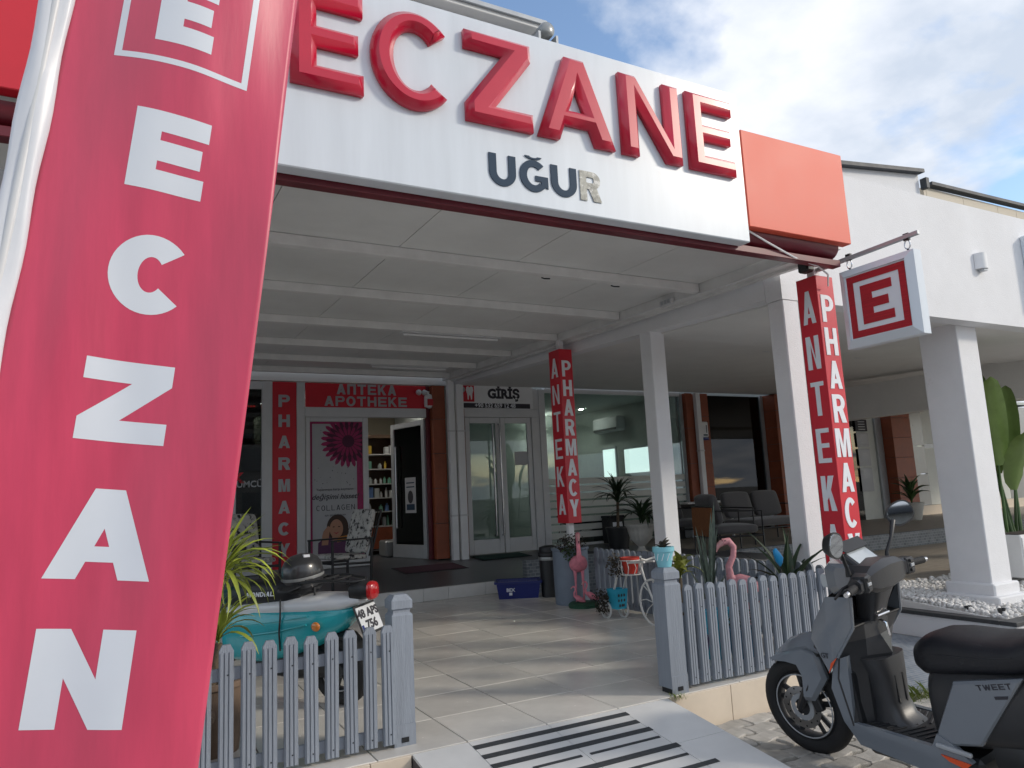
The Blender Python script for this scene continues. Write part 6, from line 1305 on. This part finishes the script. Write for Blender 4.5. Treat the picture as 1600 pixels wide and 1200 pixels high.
T(xf(MB().box(-.012, -.004, -.115, .115, -.10, .10, .003), MP), 'plate_bracket', 'black_plastic'); npl = T(xf(MB().box(-.018, -.0125, -.105, .105, -.085, .085, .002), MP), 'number_plate', 'scooter_white')
for tx_, zz, sz in (('48 APS', .036, .074), ('756', -.04, .078)):
    me = text_mesh(tx_, sz, .002, .003); me.transform(MP @ frame((-.0195, -.0, zz), (0, -1, 0), (0, 0, 1))); obj('lettering', me, npl, 'ink')
T(xf(MB().box(-.0195, -.0185, .085, .104, -.084, -.03), MP), 'blue_band', 'blue_plastic', npl)
T(MB().loft([(-.40, 0, .36, .06, .01, 3), (-.30, 0, .44, .08, .02, 3), (-.1, 0, .48, .08, .02, 3)], 12), 'mudguard', 'black_plastic')
for s in (-1, 1): T(MB().tube([(.06, s*.10, .72), (-.02, s*.115, .80), (-.22, s*.105, .815), (-.40, s*.07, .80), (-.44, 0, .80)], .010, 8), 'rack_tube', 'black_plastic', s=60)
for x_ in (-.05, -.16, -.27): T(MB().tube([(x_, -.11, .812), (x_, .11, .812)], .007, 8), 'rack_bar', 'black_plastic', s=60)
T(MB().tube([(.02, .10, .72), (.02, .08, .88), (.0, 0, .93), (.02, -.08, .88), (.02, -.1, .72)], .010, 8), 'grab_rail', 'black_plastic', s=60)
T(MB().tube([(.12, .165, .70), (.10, .196, .60), (.11, .203, .50), (.12, .19, .38)], .006, 6), 'strap', 'black_plastic', s=60)
T(MB().loft([(-.2, .0, .27, .10, .09, 3), (.1, 0, .27, .12, .11, 3), (.45, 0, .26, .10, .08, 3)], 14), 'engine', 'black_plastic'); T(MB().tube([(.2, -.1, .25), (-.1, -.15, .22), (-.4, -.16, .3)], .04, 10), 'exhaust', 'steel', s=60)
T(MB().box(.62, 1.02, -.16, .16, .26, .30, .01), 'footboard', 'black_plastic'); T(MB().loft([(.28, 0, 1.02, .16, .04, 3), (.5, 0, 1.06, .20, .05, 3), (.75, 0, 1.05, .19, .05, 3), (.92, 0, 1.0, .1, .05, 3)], 18, m=AX_Z), 'leg_shield', 'teal_paint', s=50)
T(MB().loft([(-.12, .98, .98, .05, .04, 3), (0, .98, 1.0, .07, .06, 3), (.12, .98, .98, .05, .04, 3)], 14, m=AX_Y), 'handlebar_cover', 'teal_paint'); [T(MB().tube([(.96, s*.12, .98), (.90, s*.34, .97)], .016, 10), 'grip', 'rubber', s=60) for s in (-1, 1)]
T(MB().tube([(1.25, .07, .22), (1.08, .06, .6)], .022, 8), 'fork_leg', 'black_plastic', s=60); T(MB().tube([(1.25, -.07, .22), (1.08, -.06, .6)], .022, 8), 'fork_leg', 'black_plastic', s=60)
T(MB().loft([(1.06, 0, .40, .03, .04, 3), (1.2, 0, .46, .07, .03, 3), (1.36, 0, .42, .06, .03, 3), (1.46, 0, .33, .03, .02, 3)], 12), 'front_fender', 'teal_paint'); T(MB().tube([(.3, .1, .2), (.25, .22, .01)], .01, 8), 'side_stand', 'dark_metal', s=60)
# helmet resting on the seat
M('helmet_shell', (.028, .029, .032), .3, coat=.4, var=.15, vs=8)
hw_ = Matrix.Rotation(R(128), 3, 'Z') @ Vector((.09, 0, 0)); hc_ = Vector((1.20, 5.17, 0))+hw_+Vector((-.03, -.05, .85))
hm = thing('motorcycle_helmet', 'dark grey open-face helmet resting on the teal scooter seat', 'helmet', (hc_.x, hc_.y, hc_.z-.1))
HM = Matrix.Translation(hc_) @ Matrix.Rotation(R(215), 4, 'Z') @ Matrix.Rotation(R(8), 4, 'Y')
xf(MB().lathe([(.118, -.10), (.128, -.04), (.130, .0), (.124, .05), (.102, .09), (.066, .116), (.02, .126), (.0, .127)], 30), HM @ Matrix.Diagonal((1.16, 1, 1, 1))).build('shell', 'helmet_shell', hm, smooth=60)
xf(MB().loft([(.10, 0, -.05, .115, .012, 2.4), (.155, 0, -.062, .095, .010, 2.4), (.195, 0, -.08, .05, .006, 2.4)], 16), HM).build('peak', 'black_plastic', hm, smooth=60)
xf(MB().lathe([(.1325, -.030), (.1335, -.02), (.1325, -.010)], 30, cap=False), HM @ Matrix.Diagonal((1.16, 1, 1, 1))).build('trim_band', 'grey_panel', hm, smooth=60)
xf(MB().lathe([(.118, -.108), (.127, -.104), (.127, -.088), (.12, -.084)], 30, cap=False), HM @ Matrix.Diagonal((1.16, 1, 1, 1))).build('rim', 'black_plastic', hm, smooth=60); MB().tube([hc_+Vector((.05, -.125, -.095)), hc_+Vector((.05, -.15, -.2)), hc_+Vector((.04, -.14, -.3))], .007, 6).build('chin_strap', 'black_plastic', hm); MB().box(hc_.x-.01, hc_.x+.03, hc_.y-.09, hc_.y-.05, hc_.z+.105, hc_.z+.122).build('sticker', 'letter_white', hm)
